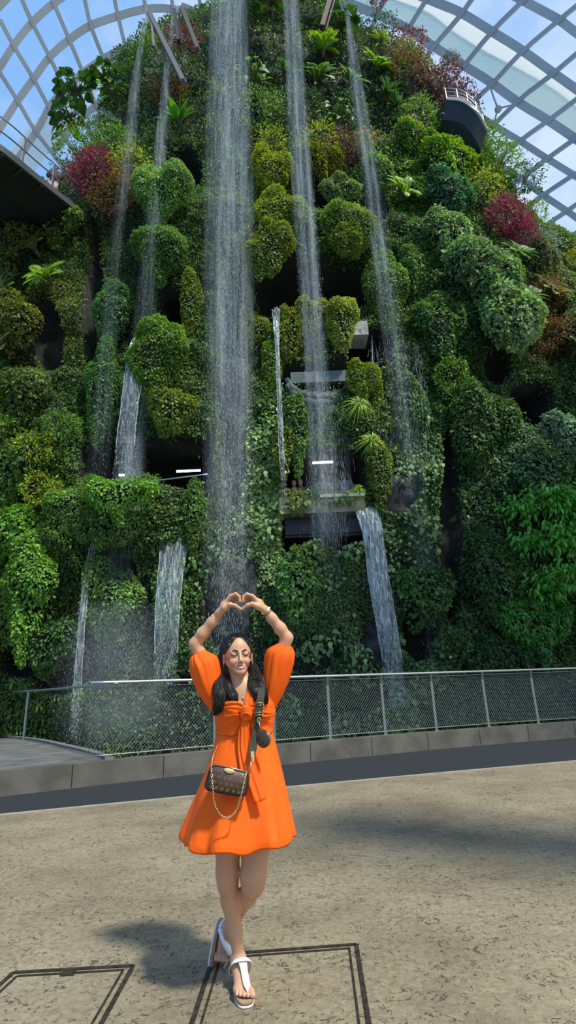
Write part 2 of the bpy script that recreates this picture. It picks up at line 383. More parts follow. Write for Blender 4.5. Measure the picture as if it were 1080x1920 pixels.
# ---- individual plants ------------------------------------------------------------------
def basis(N, up=(0, 0, 1)):
    """columns: right, outward, up-in-wall"""
    Z = np.array(up, float); N = nrm(np.array(N)); X = nrm(np.cross(N, Z)); Zp = np.cross(X, N); return X, N, Zp
def mound_mesh(name, rx, rz, ry, col, size, hang=.35, dens=1.0, v=.25, wd=.7, seed=0):
    """leaf covered hanging cushion made of several swelling lobes; local axes x right, y outward (-), z up"""
    rg = np.random.default_rng(100+seed); m = min(rx, rz); k = int(np.clip(2+rx*rz/(.22+m*m*.45), 3, 9))
    lob = [(0, 0, rx*.80, rz*.86, ry*.80)]
    for i in range(k):
        a = 2*math.pi*(i+rg.uniform(-.3, .3))/k; q = rg.uniform(.45, .72); r = rg.uniform(.34, .55)
        zz_ = math.sin(a)*rz*q; xx_ = math.cos(a)*rx*q*(1-hang*.5*max(0, -math.sin(a)))
        lob.append((xx_, zz_, max(r*m, rx*.30)*rg.uniform(.85, 1.15), max(r*m, rz*.34)*rg.uniform(1.15, 1.7), ry*rg.uniform(.55, .95)))
    Ps, Os = [], []
    area = sum(2*math.pi*((a*b)**1.6/2+(a*c)**1.6/4+(b*c)**1.6/4)**(1/1.6) for _, _, a, b, c in lob[1:])*.75 + 2*rx*rz
    n = int(min(11000, area*dens*2.0/(size*size*wd*.45)))
    for (cx, cz, a, b, c) in lob:
        ni = int(n/len(lob)*1.25*(1.6 if cx == 0 and cz == 0 else 1)); D = nrm(rg.normal(0, 1, (ni*2, 3))); D = D[D[:, 1] < .30][:ni]
        R = np.array([a, c, b]); C0 = np.array([cx, 0, cz]); P = C0+D*R*(rg.uniform(.84, 1.0, len(D))*(1+.16*vnoise(D*R+C0, 2.6, seed+30)+.08*vnoise(D*R+C0, 7, seed+31)))[:, None]
        ok = np.ones(len(P), bool)
        for (ex, ez, ea, eb, ec) in lob:
            if (ex, ez) == (cx, cz): continue
            ok &= ((P[:, 0]-ex)/ea)**2+((P[:, 2]-ez)/eb)**2+(P[:, 1]/ec)**2 > .62
        Ps.append(P[ok]); Os.append(nrm(D/R)[ok])
    P = np.concatenate(Ps); O = np.concatenate(Os); n = len(P); low = np.clip(-P[:, 2]/rz, 0, 1)
    P[:, 0] *= 1-hang*.9*low**1.3; P[:, 1] *= 1-hang*.8*low
    P[:, 2] -= low*rz*hang*.55*(1+1.3*vnoise(P*[1, 0, .2], 3.2, seed+33))
    T = nrm(np.array([0, 0, -.75])+O*.6+rg.normal(0, .42, (n, 3))); N = nrm(O+[0, 0, .55]+rg.normal(0, .38, (n, 3)))
    cc = jitcol(np.array(col)*1.25, n, v); cc = cc*(1+.30*vnoise(P, 1.6, seed+35))[:, None]
    return n, P, T, N, size*np.exp(rg.normal(0, .22, n)), np.clip(cc, .004, .9), lob
def place_on(px, py, out=0.0, disp=True):
    P, N = hit(px, py)
    if disp:
        x, y, _ = proj(P); nz = .55*vnoise(P, .38, 1) + gblob(x, y, SWELL); P = P + N*nz[:, None]
    return P[0]+N[0]*out, N[0]
def m_per_px(P): return float(proj(P[None])[2][0])/FPX
_k = [0]
def mound(px, py, w, h, col, label, size=.075, proud=.35, depth=None, hang=.5, cat='hedge', group=None, name='creeper_mound', wd=.7, v=.25, dens=1.0, core=True):
    _k[0] += 1
    P0, N0 = place_on(px, py, proud); s = m_per_px(P0)
    N0 = nrm(N0+np.array([0, -.6, 0])); X, O, Z = basis(N0*[1, 1, 0])
    X = -X if X[0] < 0 else X
    rx, rz = w*s/2*1.08, h*s/2*1.05; ry = depth or min(rx, rz)*.8
    n, P, T, N, L, cc, lob = mound_mesh(name, rx, rz, ry, col, size, hang, dens, v, wd, _k[0])
    B = np.stack([X, -O, Z])                # local (x, y inward, z) rows -> world
    tr = lambda A: A@B
    root = empty(name, P0-np.array([0, 0, rz*.9]), label=label, cat=cat, group=group)
    off = P0 - np.array(root.location)
    V, F, Cc = leaf_arrays(tr(P)+off, tr(T), tr(N), L, wd, cc)
    link('foliage', npmesh('foliage', V, F, Cc), LEAF, root)
    if core:
        mb = MB()
        for (cx, cz, a_, b_, c_) in lob:
            rings = [[tuple(tr((lambda q: np.array([q[0]*(1-hang*.9*max(0, -q[2]/rz)**1.3), q[1]*(1-hang*.8*min(1, max(0, -q[2]/rz)))+.04, q[2]]))((cx+a_*.74*math.sin(a)*math.cos(b), c_*.70*math.sin(a)*math.sin(b), cz-b_*.74*math.cos(a))))+off) for b in np.linspace(0, 2*math.pi, 12, endpoint=False)] for a in np.linspace(.15, math.pi-.15, 7)]
            mb.loft(rings)
        mb.build('stem_mat', ROCK, root, True)
    return root
# cushion colours
YG = (.22, .27, .035); LG = (.17, .30, .08); MG = (.10, .20, .045); OG = (.15, .21, .035); DG = (.055, .12, .03); BG = (.15, .33, .04); GY = (.13, .19, .08)
MOUNDS = [
 (332, 412, 118, 105, LG, 'pale green rounded creeper dome at upper left of the widest waterfall', .08, .6),
 (325, 505, 100, 110, MG, 'mid green shaggy creeper mass directly below the pale rounded dome', .08, .45),
 (372, 590, 44, 130, OG, 'olive narrow creeper column hanging right of the small dark cave', .08, .4),
 (333, 720, 108, 175, (.12, .22, .035), 'large bright green hanging mound beside the left glassy water chute', .08, .8),
 (350, 810, 84, 100, OG, 'shaggy olive tuft hanging over the walkway with the lit tube', .085, .9),
 (222, 590, 90, 130, (.07, .17, .05), 'dark green creeper slope above the left glassy water chute', .08, .35),
 (208, 740, 66, 190, (.08, .19, .045), 'deep green hanging mound left of the tall glassy water chute', .08, .5),
 (510, 345, 84, 100, YG, 'yellow green mossy cushion high between the two tallest falls', .075, .4),
 (520, 440, 96, 90, (.20, .27, .04), 'yellowish creeper cushion in the stack above the upper cave', .075, .55),
 (508, 515, 92, 110, OG, 'olive creeper beard hanging over the left of the upper cave', .075, .7),
 (565, 470, 50, 120, GY, 'grey green creeper pillar behind the second tall waterfall', .075, .4),
 (640, 465, 120, 85, (.15, .24, .045), 'wide arched creeper mound over the right of the upper cave', .075, .7),
 (637, 500, 74, 60, OG, 'ragged olive fringe hanging from the wide arched mound', .08, .9),
 (712, 560, 86, 165, (.12, .21, .05), 'long green creeper column right of the upper cave', .075, .55),
 (760, 520, 60, 100, MG, 'mid green creeper bulge at the foot of the rightmost tall waterfall', .08, .35),
 (470, 620, 60, 70, OG, 'low olive ledge cushion left of the slim white spout', .075, .35),
 (545, 635, 56, 110, (.19, .24, .035), 'yellow olive cushion just right of the slim white spout', .075, .5),
 (582, 610, 60, 62, YG, 'yellow green ledge cushion behind the second tall waterfall', .075, .45),
 (630, 633, 64, 108, (.20, .26, .045), 'plump yellow green mound left of the pale concrete stub', .075, .6),
 (512, 690, 44, 110, (.14, .22, .04), 'slim creeper strip behind the slim white spout', .075, .35),
 (660, 742, 66, 64, (.18, .25, .03), 'mossy yellow green knob right of the dark crescent opening', .07, .5),
 (690, 745, 34, 90, OG, 'narrow olive moss streak on the bare rock right of the knob', .07, .3),
 (556, 815, 44, 150, (.10, .19, .045), 'tall creeper pillar hanging above the people at the parapet', .085, .45),
 (530, 855, 40, 110, OG, 'olive creeper pillar touching the left end of the people opening', .08, .5),
 (700, 900, 44, 140, (.12, .18, .035), 'olive creeper column framing the right of the people opening', .085, .4),
 (555, 948, 50, 44, (.15, .19, .04), 'small creeper clump spilling over the mossy parapet', .075, .3),
 (190, 975, 110, 62, (.13, .24, .05), 'leafy planter hedge left half under the long handrail', .09, .7),
 (290, 972, 150, 66, (.15, .30, .045), 'bright leafy planter hedge right half under the long handrail', .09, .8),
 (250, 1012, 170, 62, (.09, .17, .04), 'darker skirt of foliage under the bright planter hedge', .09, .6),
 (380, 980, 50, 130, (.10, .18, .04), 'dark creeper strip left of the widest waterfall at walkway level', .09, .3),
 (112, 1110, 96, 180, (.12, .25, .035), 'tall bright green bush wall left of the thin low spout', .10, .6),
 (230, 1130, 130, 110, (.11, .21, .045), 'green mound behind the mist at lower left', .10, .5),
 (60, 1010, 110, 90, (.13, .28, .035), 'fresh green bush at far left above the left handrail', .11, .6),
 (130, 1210, 120, 90, DG, 'dark bush at the foot of the wall over the left railing', .10, .5),
 (330, 1120, 60, 120, (.11, .2, .05), 'leafy strip behind the wide low chute on the left', .10, .3),
 (560, 1100, 90, 120, (.12, .24, .06), 'heart leaved green bulge in the lower middle of the wall', .13, .4),
 (575, 1052, 90, 36, (.15, .23, .05), 'pale leaved ledge clump below the lower dark cave', .13, .5),
 (800, 470, 90, 90, (.15, .25, .085), 'bluish green leafy bulge right of the rightmost tall waterfall', .12, .5),
 (860, 560, 150, 120, (.13, .23, .08), 'large glossy leaved creeper swell on the right flank', .13, .7),
 (900, 640, 130, 130, (.18, .29, .10), 'pale lit creeper shoulder left of the right dark cave', .15, .8),
 (800, 640, 90, 140, (.075, .16, .04), 'mid green creeper sheet left of the pale lit shoulder', .10, .3),
 (760, 760, 80, 120, (.09, .17, .06), 'grey green creeper slope below the bare rock streaks', .10, .3),
 (880, 800, 130, 150, (.06, .125, .03), 'dark close leaved creeper sheet under the lit shoulder', .10, .4),
 (1005, 845, 120, 80, (.12, .21, .11), 'silvery green bush just below the right dark cave', .13, .7),
 (960, 910, 120, 90, (.08, .16, .06), 'dull green bush under the silvery one', .13, .5),
 (1050, 640, 90, 100, (.14, .16, .06), 'brownish fern bush above the right dark cave', .11, .6),
 (810, 330, 130, 90, (.15, .27, .035), 'bright green bush mass at upper right shoulder', .12, .5),
 (760, 280, 90, 60, (.13, .24, .04), 'leafy green hump right of the rightmost tall waterfall near the top', .12, .5),
 (815, 400, 110, 90, (.05, .13, .05), 'dark bluish green bush in the middle of the upper right', .13, .5),
 (700, 330, 60, 60, (.12, .22, .06), 'small green hump behind the rightmost tall waterfall', .11, .4),
 (630, 365, 90, 50, (.16, .25, .08), 'pale leaved shrub on the ledge above the wide arched mound', .10, .45),
 (600, 315, 100, 60, (.20, .22, .03), 'yellow tinted shrub ledge right of the second tall waterfall', .11, .45),
 (60, 490, 130, 90, (.11, .15, .035), 'brownish green bush under the end of the aerial walkway', .12, .6),
 (140, 450, 110, 70, (.10, .17, .03), 'olive bush below the red leaved shrub at left', .12, .5),
 (70, 640, 120, 120, (.13, .16, .03), 'golden green feathery bush on the left flank', .12, .6),
 (90, 760, 110, 120, (.09, .14, .03), 'dull olive bush in the middle of the left flank', .12, .5),
 (30, 740, 60, 120, (.05, .11, .03), 'dark green bush at the left picture edge', .12, .5),
 (70, 900, 110, 100, (.08, .16, .03), 'green bush lower on the left flank beside the walkway', .12, .5),
 (780, 1120, 110, 110, DG, 'dim leafy mass right of the lower right chute', .12, .3),
 (900, 1080, 130, 150, (.05, .11, .03), 'shaded creeper mass at lower right of the wall', .12, .4),
 (1010, 480, 70, 50, (.14, .14, .05), 'straw coloured bush at the right silhouette of the wall', .11, .4),
 (930, 530, 50, 60, (.14, .24, .04), 'light green fern bush under the red leaved shrub', .11, .4),
]
for (x, y, w, h, c, lab, s, pr) in MOUNDS: mound(x, y, w, h, c, lab, s, pr)
# coloured-leaf shrubs
# shared plant kinds, built once each in a local frame: z = growing axis, y = up the wall
def frond(length, n=18, droop=.5, w=.22, col=(.1, .25, .04), fine=1.0, narrow=.34):
    """arching fern frond along +x, returns leaf arrays"""
    u = np.linspace(.08, 1, n); X = length*u*(1-.18*droop*u); Z = length*(.35*u-droop*u**2*.9); 
    P = np.stack([X, 0*X, Z], 1); Tn = nrm(np.gradient(P, axis=0)); pl = length*w*np.sin(np.pi*np.clip(u*.86+.10, 0, 1))**.7
    out = []
    for sgn in (1, -1):
        T = nrm(np.array([0, sgn, 0])*1.0+Tn*.45+[0, 0, -.12]); Nn = nrm(np.cross(Tn, [0, 1, 0])*-1+0*T)
        out.append(leaf_arrays(P, T, Nn, pl, narrow*fine, jitcol(col, n, .15)))
    out.append(leaf_arrays(P[:-1], nrm(P[1:]-P[:-1]), np.tile([0, 1., 0], (n-1, 1)), np.linalg.norm(P[1:]-P[:-1], axis=1)*1.1, .12, jitcol(np.array(col)*.6, n-1, .1)))
    return merge(out)
def rot(V, az, tilt):
    c, s = math.cos(tilt), math.sin(tilt); R1 = np.array([[c, 0, s], [0, 1, 0], [-s, 0, c]])
    c, s = math.cos(az), math.sin(az); R2 = np.array([[c, -s, 0], [s, c, 0], [0, 0, 1]]); return V@(R2@R1).T
def kind_fern(col, n=14, droop=.55, narrow=.34):
    ps = []
    for i in range(n):
        V, F, c = frond(RNG.uniform(.8, 1.05), 20, droop*RNG.uniform(.8, 1.2), .24, col, narrow=narrow)
        ps.append((rot(V, 2*math.pi*i/n+RNG.uniform(-.2, .2), -RNG.uniform(.1, .8)), F, c))
    return merge(ps)
def kind_big(col, n=26, wd=.75, L=.42, spread=1.0):
    A = RNG.uniform(0, 2*math.pi, n); el = RNG.uniform(.1, 1.3, n); D = np.stack([np.cos(A)*np.cos(el), np.sin(A)*np.cos(el), np.sin(el)], 1)
    P = D*RNG.uniform(.25, .85, n)[:, None]*spread; T = nrm(D*[1, 1, .1]+[0, -.5, -.1]+RNG.normal(0, .25, (n, 3))); N = nrm([0, 0, 1]+RNG.normal(0, .35, (n, 3)))
    a = leaf_arrays(P, T, N, L*RNG.uniform(.7, 1.2, n), wd, jitcol(col, n, .25), True)
    b = leaf_arrays(P*0, nrm(P), nrm(np.cross(P, [0, 0, 1.])+.01), np.linalg.norm(P, axis=1), .03, jitcol((.1, .14, .04), n, .1))
    return merge([a, b])
def kind_strap(col, n=30, wd=.13, L=1.0, droop=.5):
    ps = []
    for i in range(n):
        az = RNG.uniform(0, 2*math.pi); el = RNG.uniform(.25, 1.35); m = 6; u = np.linspace(0, 1, m); l = L*RNG.uniform(.7, 1.1)
        X = l*u*math.cos(el); Z = l*(u*math.sin(el)-droop*u**2*.6); w = l*wd*(np.sin(np.pi*(u*.85+.12)))*.5
        V = np.concatenate([np.stack([X, w, Z], 1), np.stack([X, -w, Z], 1)]); F = []
        for k in range(m-1): F += [(k, k+1, m+k), (k+1, m+k+1, m+k)]
        ps.append((rot(V, az, 0), np.array(F), np.repeat(jitcol(col, 1, .2), 2*m, 0)))
    return merge(ps)
def kind_bush(col, n=900, size=.13, wd=.5, v=.3):
    D = nrm(RNG.normal(0, 1, (n, 3))); r = RNG.uniform(.45, 1, n)**.6*(1+.45*vnoise(D, 1.9, 40)); P = D*r[:, None]*[1, .9, .75]
    T = nrm(D+RNG.normal(0, .5, (n, 3))+[0, -.3, 0]); N = nrm(D*.5+[0, 0, .6]+RNG.normal(0, .4, (n, 3)))
    return leaf_arrays(P, T, N, size*np.exp(RNG.normal(0, .2, n)), wd, jitcol(col, n, v))
def stem_mesh():
    mb = MB()
    for i in range(5):
        a = i*1.256; mb.tube([(0, 0, -.3), (.06*math.cos(a), .06*math.sin(a), .0), (.22*math.cos(a), .22*math.sin(a), .3)], [.035, .028, .012], 5)
    return mb.mesh('stem')
STEMME = stem_mesh(); STEMME.materials.append(STEM)
KINDS = {}
def kind(key, fn, *a, **k):
    V, F, c = fn(*a, **k); me = npmesh(key, V, F, c); me.materials.append(LEAF); KINDS[key] = me
kind('fern_bright', kind_fern, (.22, .42, .04)); kind('fern_mid', kind_fern, (.11, .24, .04)); kind('fern_dark', kind_fern, (.05, .13, .035), 16, .7)
kind('fern_tan', kind_fern, (.20, .20, .06), 14, .6)
kind('big_dark', kind_big, (.035, .095, .02), 34, .8, .46); kind('big_mid', kind_big, (.10, .22, .04), 30, .65, .40); kind('big_pale', kind_big, (.22, .34, .12), 28, .7, .36)
kind('strap_dark', kind_strap, (.05, .13, .03), 34, .16, 1.0, .5); kind('strap_light', kind_strap, (.20, .32, .06), 34, .07, 1.0, .8)
kind('banana', kind_strap, (.10, .26, .04), 12, .30, 1.1, .25)
kind('grass', kind_strap, (.24, .40, .03), 90, .035, 1.0, 1.4)
kind('bush_green', kind_bush, (.12, .25, .035)); kind('bush_dark', kind_bush, (.045, .10, .03)); kind('bush_yellow', kind_bush, (.25, .32, .03), 800); kind('bush_wine', kind_bush, (.15, .06, .055), 900); kind('bush_red', kind_bush, (.24, .055, .065), 2400, .11); kind('bush_purple', kind_bush, (.11, .06, .06), 1800, .12); kind('bush_bronze', kind_bush, (.16, .10, .035), 1800, .11)
kind('bush_grey', kind_bush, (.16, .22, .14), 900)
def flower_mesh(col, n=26):
    D = nrm(RNG.normal(0, 1, (n, 3))); D[:, 2] = abs(D[:, 2]); ps = []
    for k in range(5):
        a = 2*math.pi*k/5; U = nrm(np.cross(D, [0.3, .2, 1])); Vv = np.cross(D, U); T = nrm(U*math.cos(a)+Vv*math.sin(a)+D*.5)
        ps.append(leaf_arrays(D*.95, T, D, np.full(n, .13), .7, jitcol(col, n, .15)))
    V, F, c = merge(ps); me = npmesh('blossom', V, F, c); me.materials.append(PETAL); return me
FL = {'pink': flower_mesh((.75, .30, .40)), 'coral': flower_mesh((.80, .25, .16)), 'orange': flower_mesh((.85, .38, .04)), 'magenta': flower_mesh((.55, .12, .28))}
def plant(name, cat, knd, px, py, rad, label, out=.25, lean=.55, flowers=None, flat=1.0, az=None):
    """rad in photo pixels; the plant roots in the wall and leans out of it"""
    P, N = place_on(px, py, out); s = m_per_px(P)*rad
    ax = nrm(N*lean+np.array([0, -.15, 1-lean])); X = nrm(np.cross([0, 0, 1.], ax)+1e-6) ; Y = np.cross(ax, X)
    M_ = Matrix([[X[i]*s, Y[i]*s, ax[i]*s*flat, P[i]] for i in range(3)]+[[0, 0, 0, 1]])
    r = bpy.data.objects.new(name, None); C.objects.link(r); r.location = P; r.empty_display_size = .1; tag(r, label, cat)
    M_.translation = (0, 0, 0)
    if az is None: az = RNG.uniform(0, 6.28)
    Rz = Matrix.Rotation(az, 4, 'Z') if knd.startswith(('bush', 'fern', 'strap', 'grass')) else Matrix.Identity(4)
    for nm, me in (('foliage', KINDS[knd]), ('stem', STEMME))+((('blossom', FL[flowers]),) if flowers else ()):
        o = bpy.data.objects.new(nm, me); C.objects.link(o); o.parent = r; o.matrix_local = M_ @ Rz
    return r
PL = [
 ('tree_fern', 'fern', 'fern_bright', 602, 112, 42, 'bright upright fern near the top between the second and third falls', .6, .35),
 ('tree_fern', 'fern', 'fern_bright', 700, 135, 44, 'lime green fern cluster left of the upper right skyline', .4, .5),
 ('fern', 'fern', 'fern_mid', 590, 160, 52, 'broad mid green fern spray below the bright upright fern', .5, .6),
 ('fern', 'fern', 'fern_mid', 655, 160, 46, 'fern spray hanging just left of the rightmost tall waterfall', .5, .6),
 ('fern', 'fern', 'fern_bright', 742, 385, 46, 'lime fern halfway up right of the rightmost tall waterfall', .5, .6),
 ('fern', 'fern', 'fern_bright', 140, 560, 50, 'bright yellow green fern jutting from the left flank', .8, .7),
 ('fern', 'fern', 'fern_mid', 60, 590, 60, 'fern spray below and left of the bright yellow green one', .7, .6),
 ('fern', 'fern', 'fern_tan', 110, 500, 50, 'tan tinted fern above the bright yellow green one', .6, .6),
 ('fern', 'fern', 'fern_tan', 60, 680, 56, 'tan fern spray in the golden bush on the left flank', .7, .6),
 ('fern', 'fern', 'fern_dark', 20, 590, 50, 'dark fern at the left picture edge', .7, .6),
 ('fern', 'fern', 'fern_mid', 935, 505, 44, 'green fern tuft under the crimson shrub', .6, .6),
 ('fern', 'fern', 'fern_tan', 1010, 570, 54, 'tan fern spray on the right flank beside the orange shrub', .6, .6),
 ('fern', 'fern', 'fern_mid', 1060, 590, 54, 'green fern spray at the right picture edge', .6, .6),
 ('fern', 'fern', 'fern_tan', 1040, 680, 50, 'brownish fern fringe over the right dark cave', .7, .6),
 ('fern', 'fern', 'fern_mid', 960, 580, 44, 'small green fern left of the tan spray on the right', .5, .6),
 ('philodendron', 'plant', 'big_dark', 180, 185, 50, 'dark large leaved plant silhouetted against the glass at upper left', .8, .4),
 ('philodendron', 'plant', 'big_dark', 165, 235, 46, 'lowest dark large leaved plant on the upper left skyline', .8, .5),
 ('philodendron', 'plant', 'big_dark', 230, 175, 48, 'dark large leaved plant right of the silhouetted one', .6, .4),
 ('philodendron', 'plant', 'big_mid', 250, 205, 40, 'mid green large leaved plant under the left thin jet', .5, .5),
 ('elephant_ear', 'plant', 'big_dark', 465, 75, 56, 'dark tropical plant between the widest and second falls near the top', .6, .4),
 ('elephant_ear', 'plant', 'big_dark', 500, 40, 48, 'topmost dark leafy plant left of the second waterfall', .6, .3),
 ('elephant_ear', 'plant', 'big_mid', 480, 175, 48, 'glossy mid green plant right of the widest waterfall', .5, .5),
 ('elephant_ear', 'plant', 'big_dark', 625, 75, 48, 'dark leafy plant right of the second waterfall near the top', .5, .4),
 ('elephant_ear', 'plant', 'big_mid', 630, 240, 44, 'leafy plant between second and rightmost falls', .4, .5),
 ('banana_plant', 'plant', 'banana', 350, 250, 50, 'paddle leaved plant left of the widest waterfall', .5, .4),
 ('banana_plant', 'plant', 'banana', 620, 30, 52, 'upright paddle leaved plant at the peak', .5, .3),
 ('bromeliad', 'bromeliad', 'strap_dark', 720, 185, 50, 'dark strap leaved rosette below the skyline on the right', .4, .6),
 ('bromeliad', 'bromeliad', 'strap_dark', 735, 210, 44, 'lower dark strap leaved rosette on the upper right', .4, .6),
 ('bromeliad', 'bromeliad', 'strap_light', 700, 100, 40, 'pale spiky rosette on the right skyline', .4, .4),
 ('bromeliad', 'bromeliad', 'strap_dark', 535, 150, 44, 'dark rosette left of the second waterfall', .4, .6),
 ('spider_plant', 'plant', 'strap_light', 420, 200, 44, 'striped spiky plant behind the top of the widest waterfall', .4, .5),
 ('shrub', 'shrub', 'bush_green', 300, 120, 46, 'green shrub on the skyline under the slanted struts', .5, .3),
 ('shrub', 'shrub', 'bush_wine', 350, 110, 44, 'brownish shrub on the skyline right of the slanted struts', .5, .3),
 ('shrub', 'shrub', 'bush_dark', 280, 165, 48, 'dark shrub below the green skyline shrub', .5, .5),
 ('shrub', 'shrub', 'bush_grey', 330, 170, 44, 'grey green shrub between the thin jet and the widest waterfall', .4, .5),
 ('shrub', 'shrub', 'bush_green', 240, 300, 44, 'green shrub under the left thin jet', .5, .5),
 ('shrub', 'shrub', 'bush_yellow', 180, 260, 40, 'yellow tinted shrub right of the silhouetted leaves', .4, .5),
 ('shrub', 'shrub', 'bush_green', 160, 290, 44, 'green shrub just above the end of the aerial walkway', .4, .5),
 ('shrub', 'shrub', 'bush_grey', 225, 260, 38, 'silvery shrub left of the thin jet', .5, .5),
 ('shrub', 'shrub', 'bush_yellow', 270, 350, 44, 'yellow green shrub right of the red leaved shrub', .5, .5),
 ('shrub', 'shrub', 'bush_dark', 310, 290, 44, 'dark shrub above the pale rounded dome', .3, .5),
 ('shrub', 'shrub', 'bush_green', 490, 240, 44, 'green shrub right of the widest waterfall above the mossy cushion', .4, .5),
 ('shrub', 'shrub', 'bush_yellow', 510, 295, 34, 'yellow grassy shrub on top of the mossy cushion', .5, .5),
 ('shrub', 'shrub', 'bush_yellow', 595, 298, 40, 'yellow leaved shrub right of the second waterfall', .6, .5),
 ('shrub', 'shrub', 'bush_wine', 640, 300, 38, 'bronze shrub between the second and rightmost falls', .5, .5),
 ('shrub', 'shrub', 'bush_green', 770, 240, 44, 'green shrub under the purple leaved one', .5, .5),
 ('shrub', 'shrub', 'bush_wine', 800, 185, 42, 'wine coloured shrub on the upper right skyline', .5, .3),
 ('shrub', 'shrub', 'bush_wine', 840, 205, 38, 'purple brown shrub left of the curved ring rail', .5, .4),
 ('shrub', 'shrub', 'bush_dark', 700, 70, 34, 'small dark shrub on the skyline beside the rightmost jet', .4, .2),
 ('shrub', 'shrub', 'bush_wine', 745, 105, 34, 'thin brown shrub sticking up on the right skyline', .4, .2),
 ('shrub', 'shrub', 'bush_green', 870, 280, 46, 'green shrub below the curved ring rail', .5, .5),
 ('shrub', 'shrub', 'bush_green', 900, 330, 44, 'green shrub on the right silhouette under the ring rail', .5, .5),
 ('shrub', 'shrub', 'bush_yellow', 880, 375, 40, 'yellow green shrub left of the crimson shrub', .5, .5),
 ('shrub', 'shrub', 'bush_dark', 945, 350, 34, 'dark pointed shrub on the right silhouette', .5, .3),
 ('shrub', 'shrub', 'bush_green', 990, 405, 30, 'airy green sprig on the right silhouette', .5, .3),
 ('shrub', 'shrub', 'bush_grey', 1000, 470, 40, 'greyish shrub right of the crimson shrub', .5, .5),
 ('shrub', 'shrub', 'bush_yellow', 110, 870, 44, 'yellow green shrub low on the left flank', .6, .6),
 ('shrub', 'shrub', 'bush_yellow', 125, 940, 40, 'brightest yellow green shrub left of the walkway handrail', .7, .6),
 ('shrub', 'shrub', 'bush_green', 60, 840, 44, 'green shrub in the middle of the left flank', .6, .6),
 ('shrub', 'shrub', 'bush_green', 150, 820, 40, 'green shrub left of the walkway opening', .5, .6),
 ('bromeliad', 'bromeliad', 'strap_light', 75, 830, 36, 'pale strap leaved rosette on the left flank', .7, .6),
 ('grass_tuft', 'grass', 'grass', 655, 800, 44, 'bright lime grass tuft hanging below the mossy knob', .6, .7),
 ('grass_tuft', 'grass', 'grass', 685, 850, 44, 'lower lime grass tuft trailing right of the lit tube', .5, .7),
 ('grass_tuft', 'grass', 'grass', 660, 940, 24, 'small lime grass tuft on the right end of the parapet', .6, .7),
 ('pothos', 'vine', 'big_pale', 790, 790, 26, 'pale leaved vine clump right of the bare rock', .3, .7),
 ('pothos', 'vine', 'big_pale', 745, 905, 30, 'pale heart leaved clump right of the people opening', .3, .7),
 ('pothos', 'vine', 'big_pale', 790, 900, 26, 'pale heart leaved clump further right at parapet height', .3, .7),
 ('pothos', 'vine', 'big_pale', 790, 1000, 34, 'pale heart leaved clump right of the lower right chute', .3, .7),
 ('pothos', 'vine', 'big_pale', 655, 1050, 30, 'green heart leaved clump left of the lower right chute', .4, .7),
 ('pothos', 'vine', 'big_pale', 585, 1040, 26, 'green heart leaved clump on the ledge under the lower cave', .5, .7),
 ('pothos', 'vine', 'big_mid', 555, 1120, 36, 'large heart leaved clump right of the raised hands', .3, .7),
 ('pothos', 'vine', 'big_pale', 610, 1210, 36, 'pale heart leaved clump low above the railing', .3, .7),
 ('pothos', 'vine', 'big_pale', 670, 1240, 30, 'light green clump just over the handrail', .3, .7),
 ('pothos', 'vine', 'big_pale', 500, 900, 34, 'variegated clump in the strip beside the widest waterfall', .3, .7),
 ('pothos', 'vine', 'big_pale', 505, 1000, 34, 'lower variegated clump beside the widest waterfall', .3, .7),
 ('pothos', 'vine', 'big_mid', 370, 1060, 30, 'heart leaved clump right of the wide low chute', .3, .7),
 ('shrub', 'shrub', 'bush_green', 235, 952, 26, 'bright shrub on top of the planter hedge', .9, .4),
 ('shrub', 'shrub', 'bush_green', 325, 952, 26, 'second bright shrub on top of the planter hedge', .9, .4),
 ('shrub', 'shrub', 'bush_grey', 910, 660, 44, 'pale silvery shrub at the tip of the lit shoulder', .9, .6),
 ('shrub', 'shrub', 'bush_green', 830, 720, 40, 'green shrub below the lit shoulder', .4, .6),
]
PL += [('red_shrub', 'shrub', 'bush_red', 208, 358, 50, 'dark red and purple leaved shrub beside the aerial walkway', .5, .6), ('red_shrub', 'shrub', 'bush_red', 932, 425, 46, 'crimson leaved shrub on the right silhouette of the wall', .5, .6),
 ('red_shrub', 'shrub', 'bush_red', 955, 450, 34, 'smaller crimson shrub touching the lower right of the large crimson one', .5, .6), ('red_shrub', 'shrub', 'bush_wine', 180, 345, 34, 'small wine red shrub at the end of the walkway handrail', .5, .6),
 ('purple_shrub', 'shrub', 'bush_purple', 840, 235, 50, 'dusky purple leaved shrub near the upper right ring rail', .4, .5), ('skyline_shrub', 'shrub', 'bush_bronze', 745, 150, 40, 'brown tipped shrub along the upper right skyline', .4, .4),
 ('bronze_shrub', 'shrub', 'bush_bronze', 245, 400, 48, 'rusty bronze leaved shrub under the dark red one', .4, .6), ('orange_shrub', 'shrub', 'bush_bronze', 1015, 560, 40, 'orange tinged shrub on the right flank', .4, .6),
 ('bronze_shrub', 'shrub', 'bush_bronze', 1000, 640, 44, 'brown leaved shrub just above the right dark cave', .4, .6), ('shrub', 'shrub', 'bush_bronze', 330, 200, 40, 'brownish shrub left of the widest waterfall', .3, .5),
 ('shrub', 'shrub', 'bush_dark', 560, 210, 44, 'dark shrub behind the second tall waterfall', .3, .5), ('shrub', 'shrub', 'bush_dark', 650, 215, 44, 'dark bush between the two right hand tall falls', .3, .5)]
for p in PL: plant(p[0], p[1], p[2], p[3], p[4], p[5], p[6], p[7], p[8])
plant('flowering_shrub', 'flower', 'bush_green', 672, 292, 26, 'coral pink flowering shrub behind the rightmost tall waterfall', .6, .6, 'coral')
plant('flowering_shrub', 'flower', 'bush_green', 752, 265, 24, 'pink orchid clump at upper right', .6, .6, 'pink')
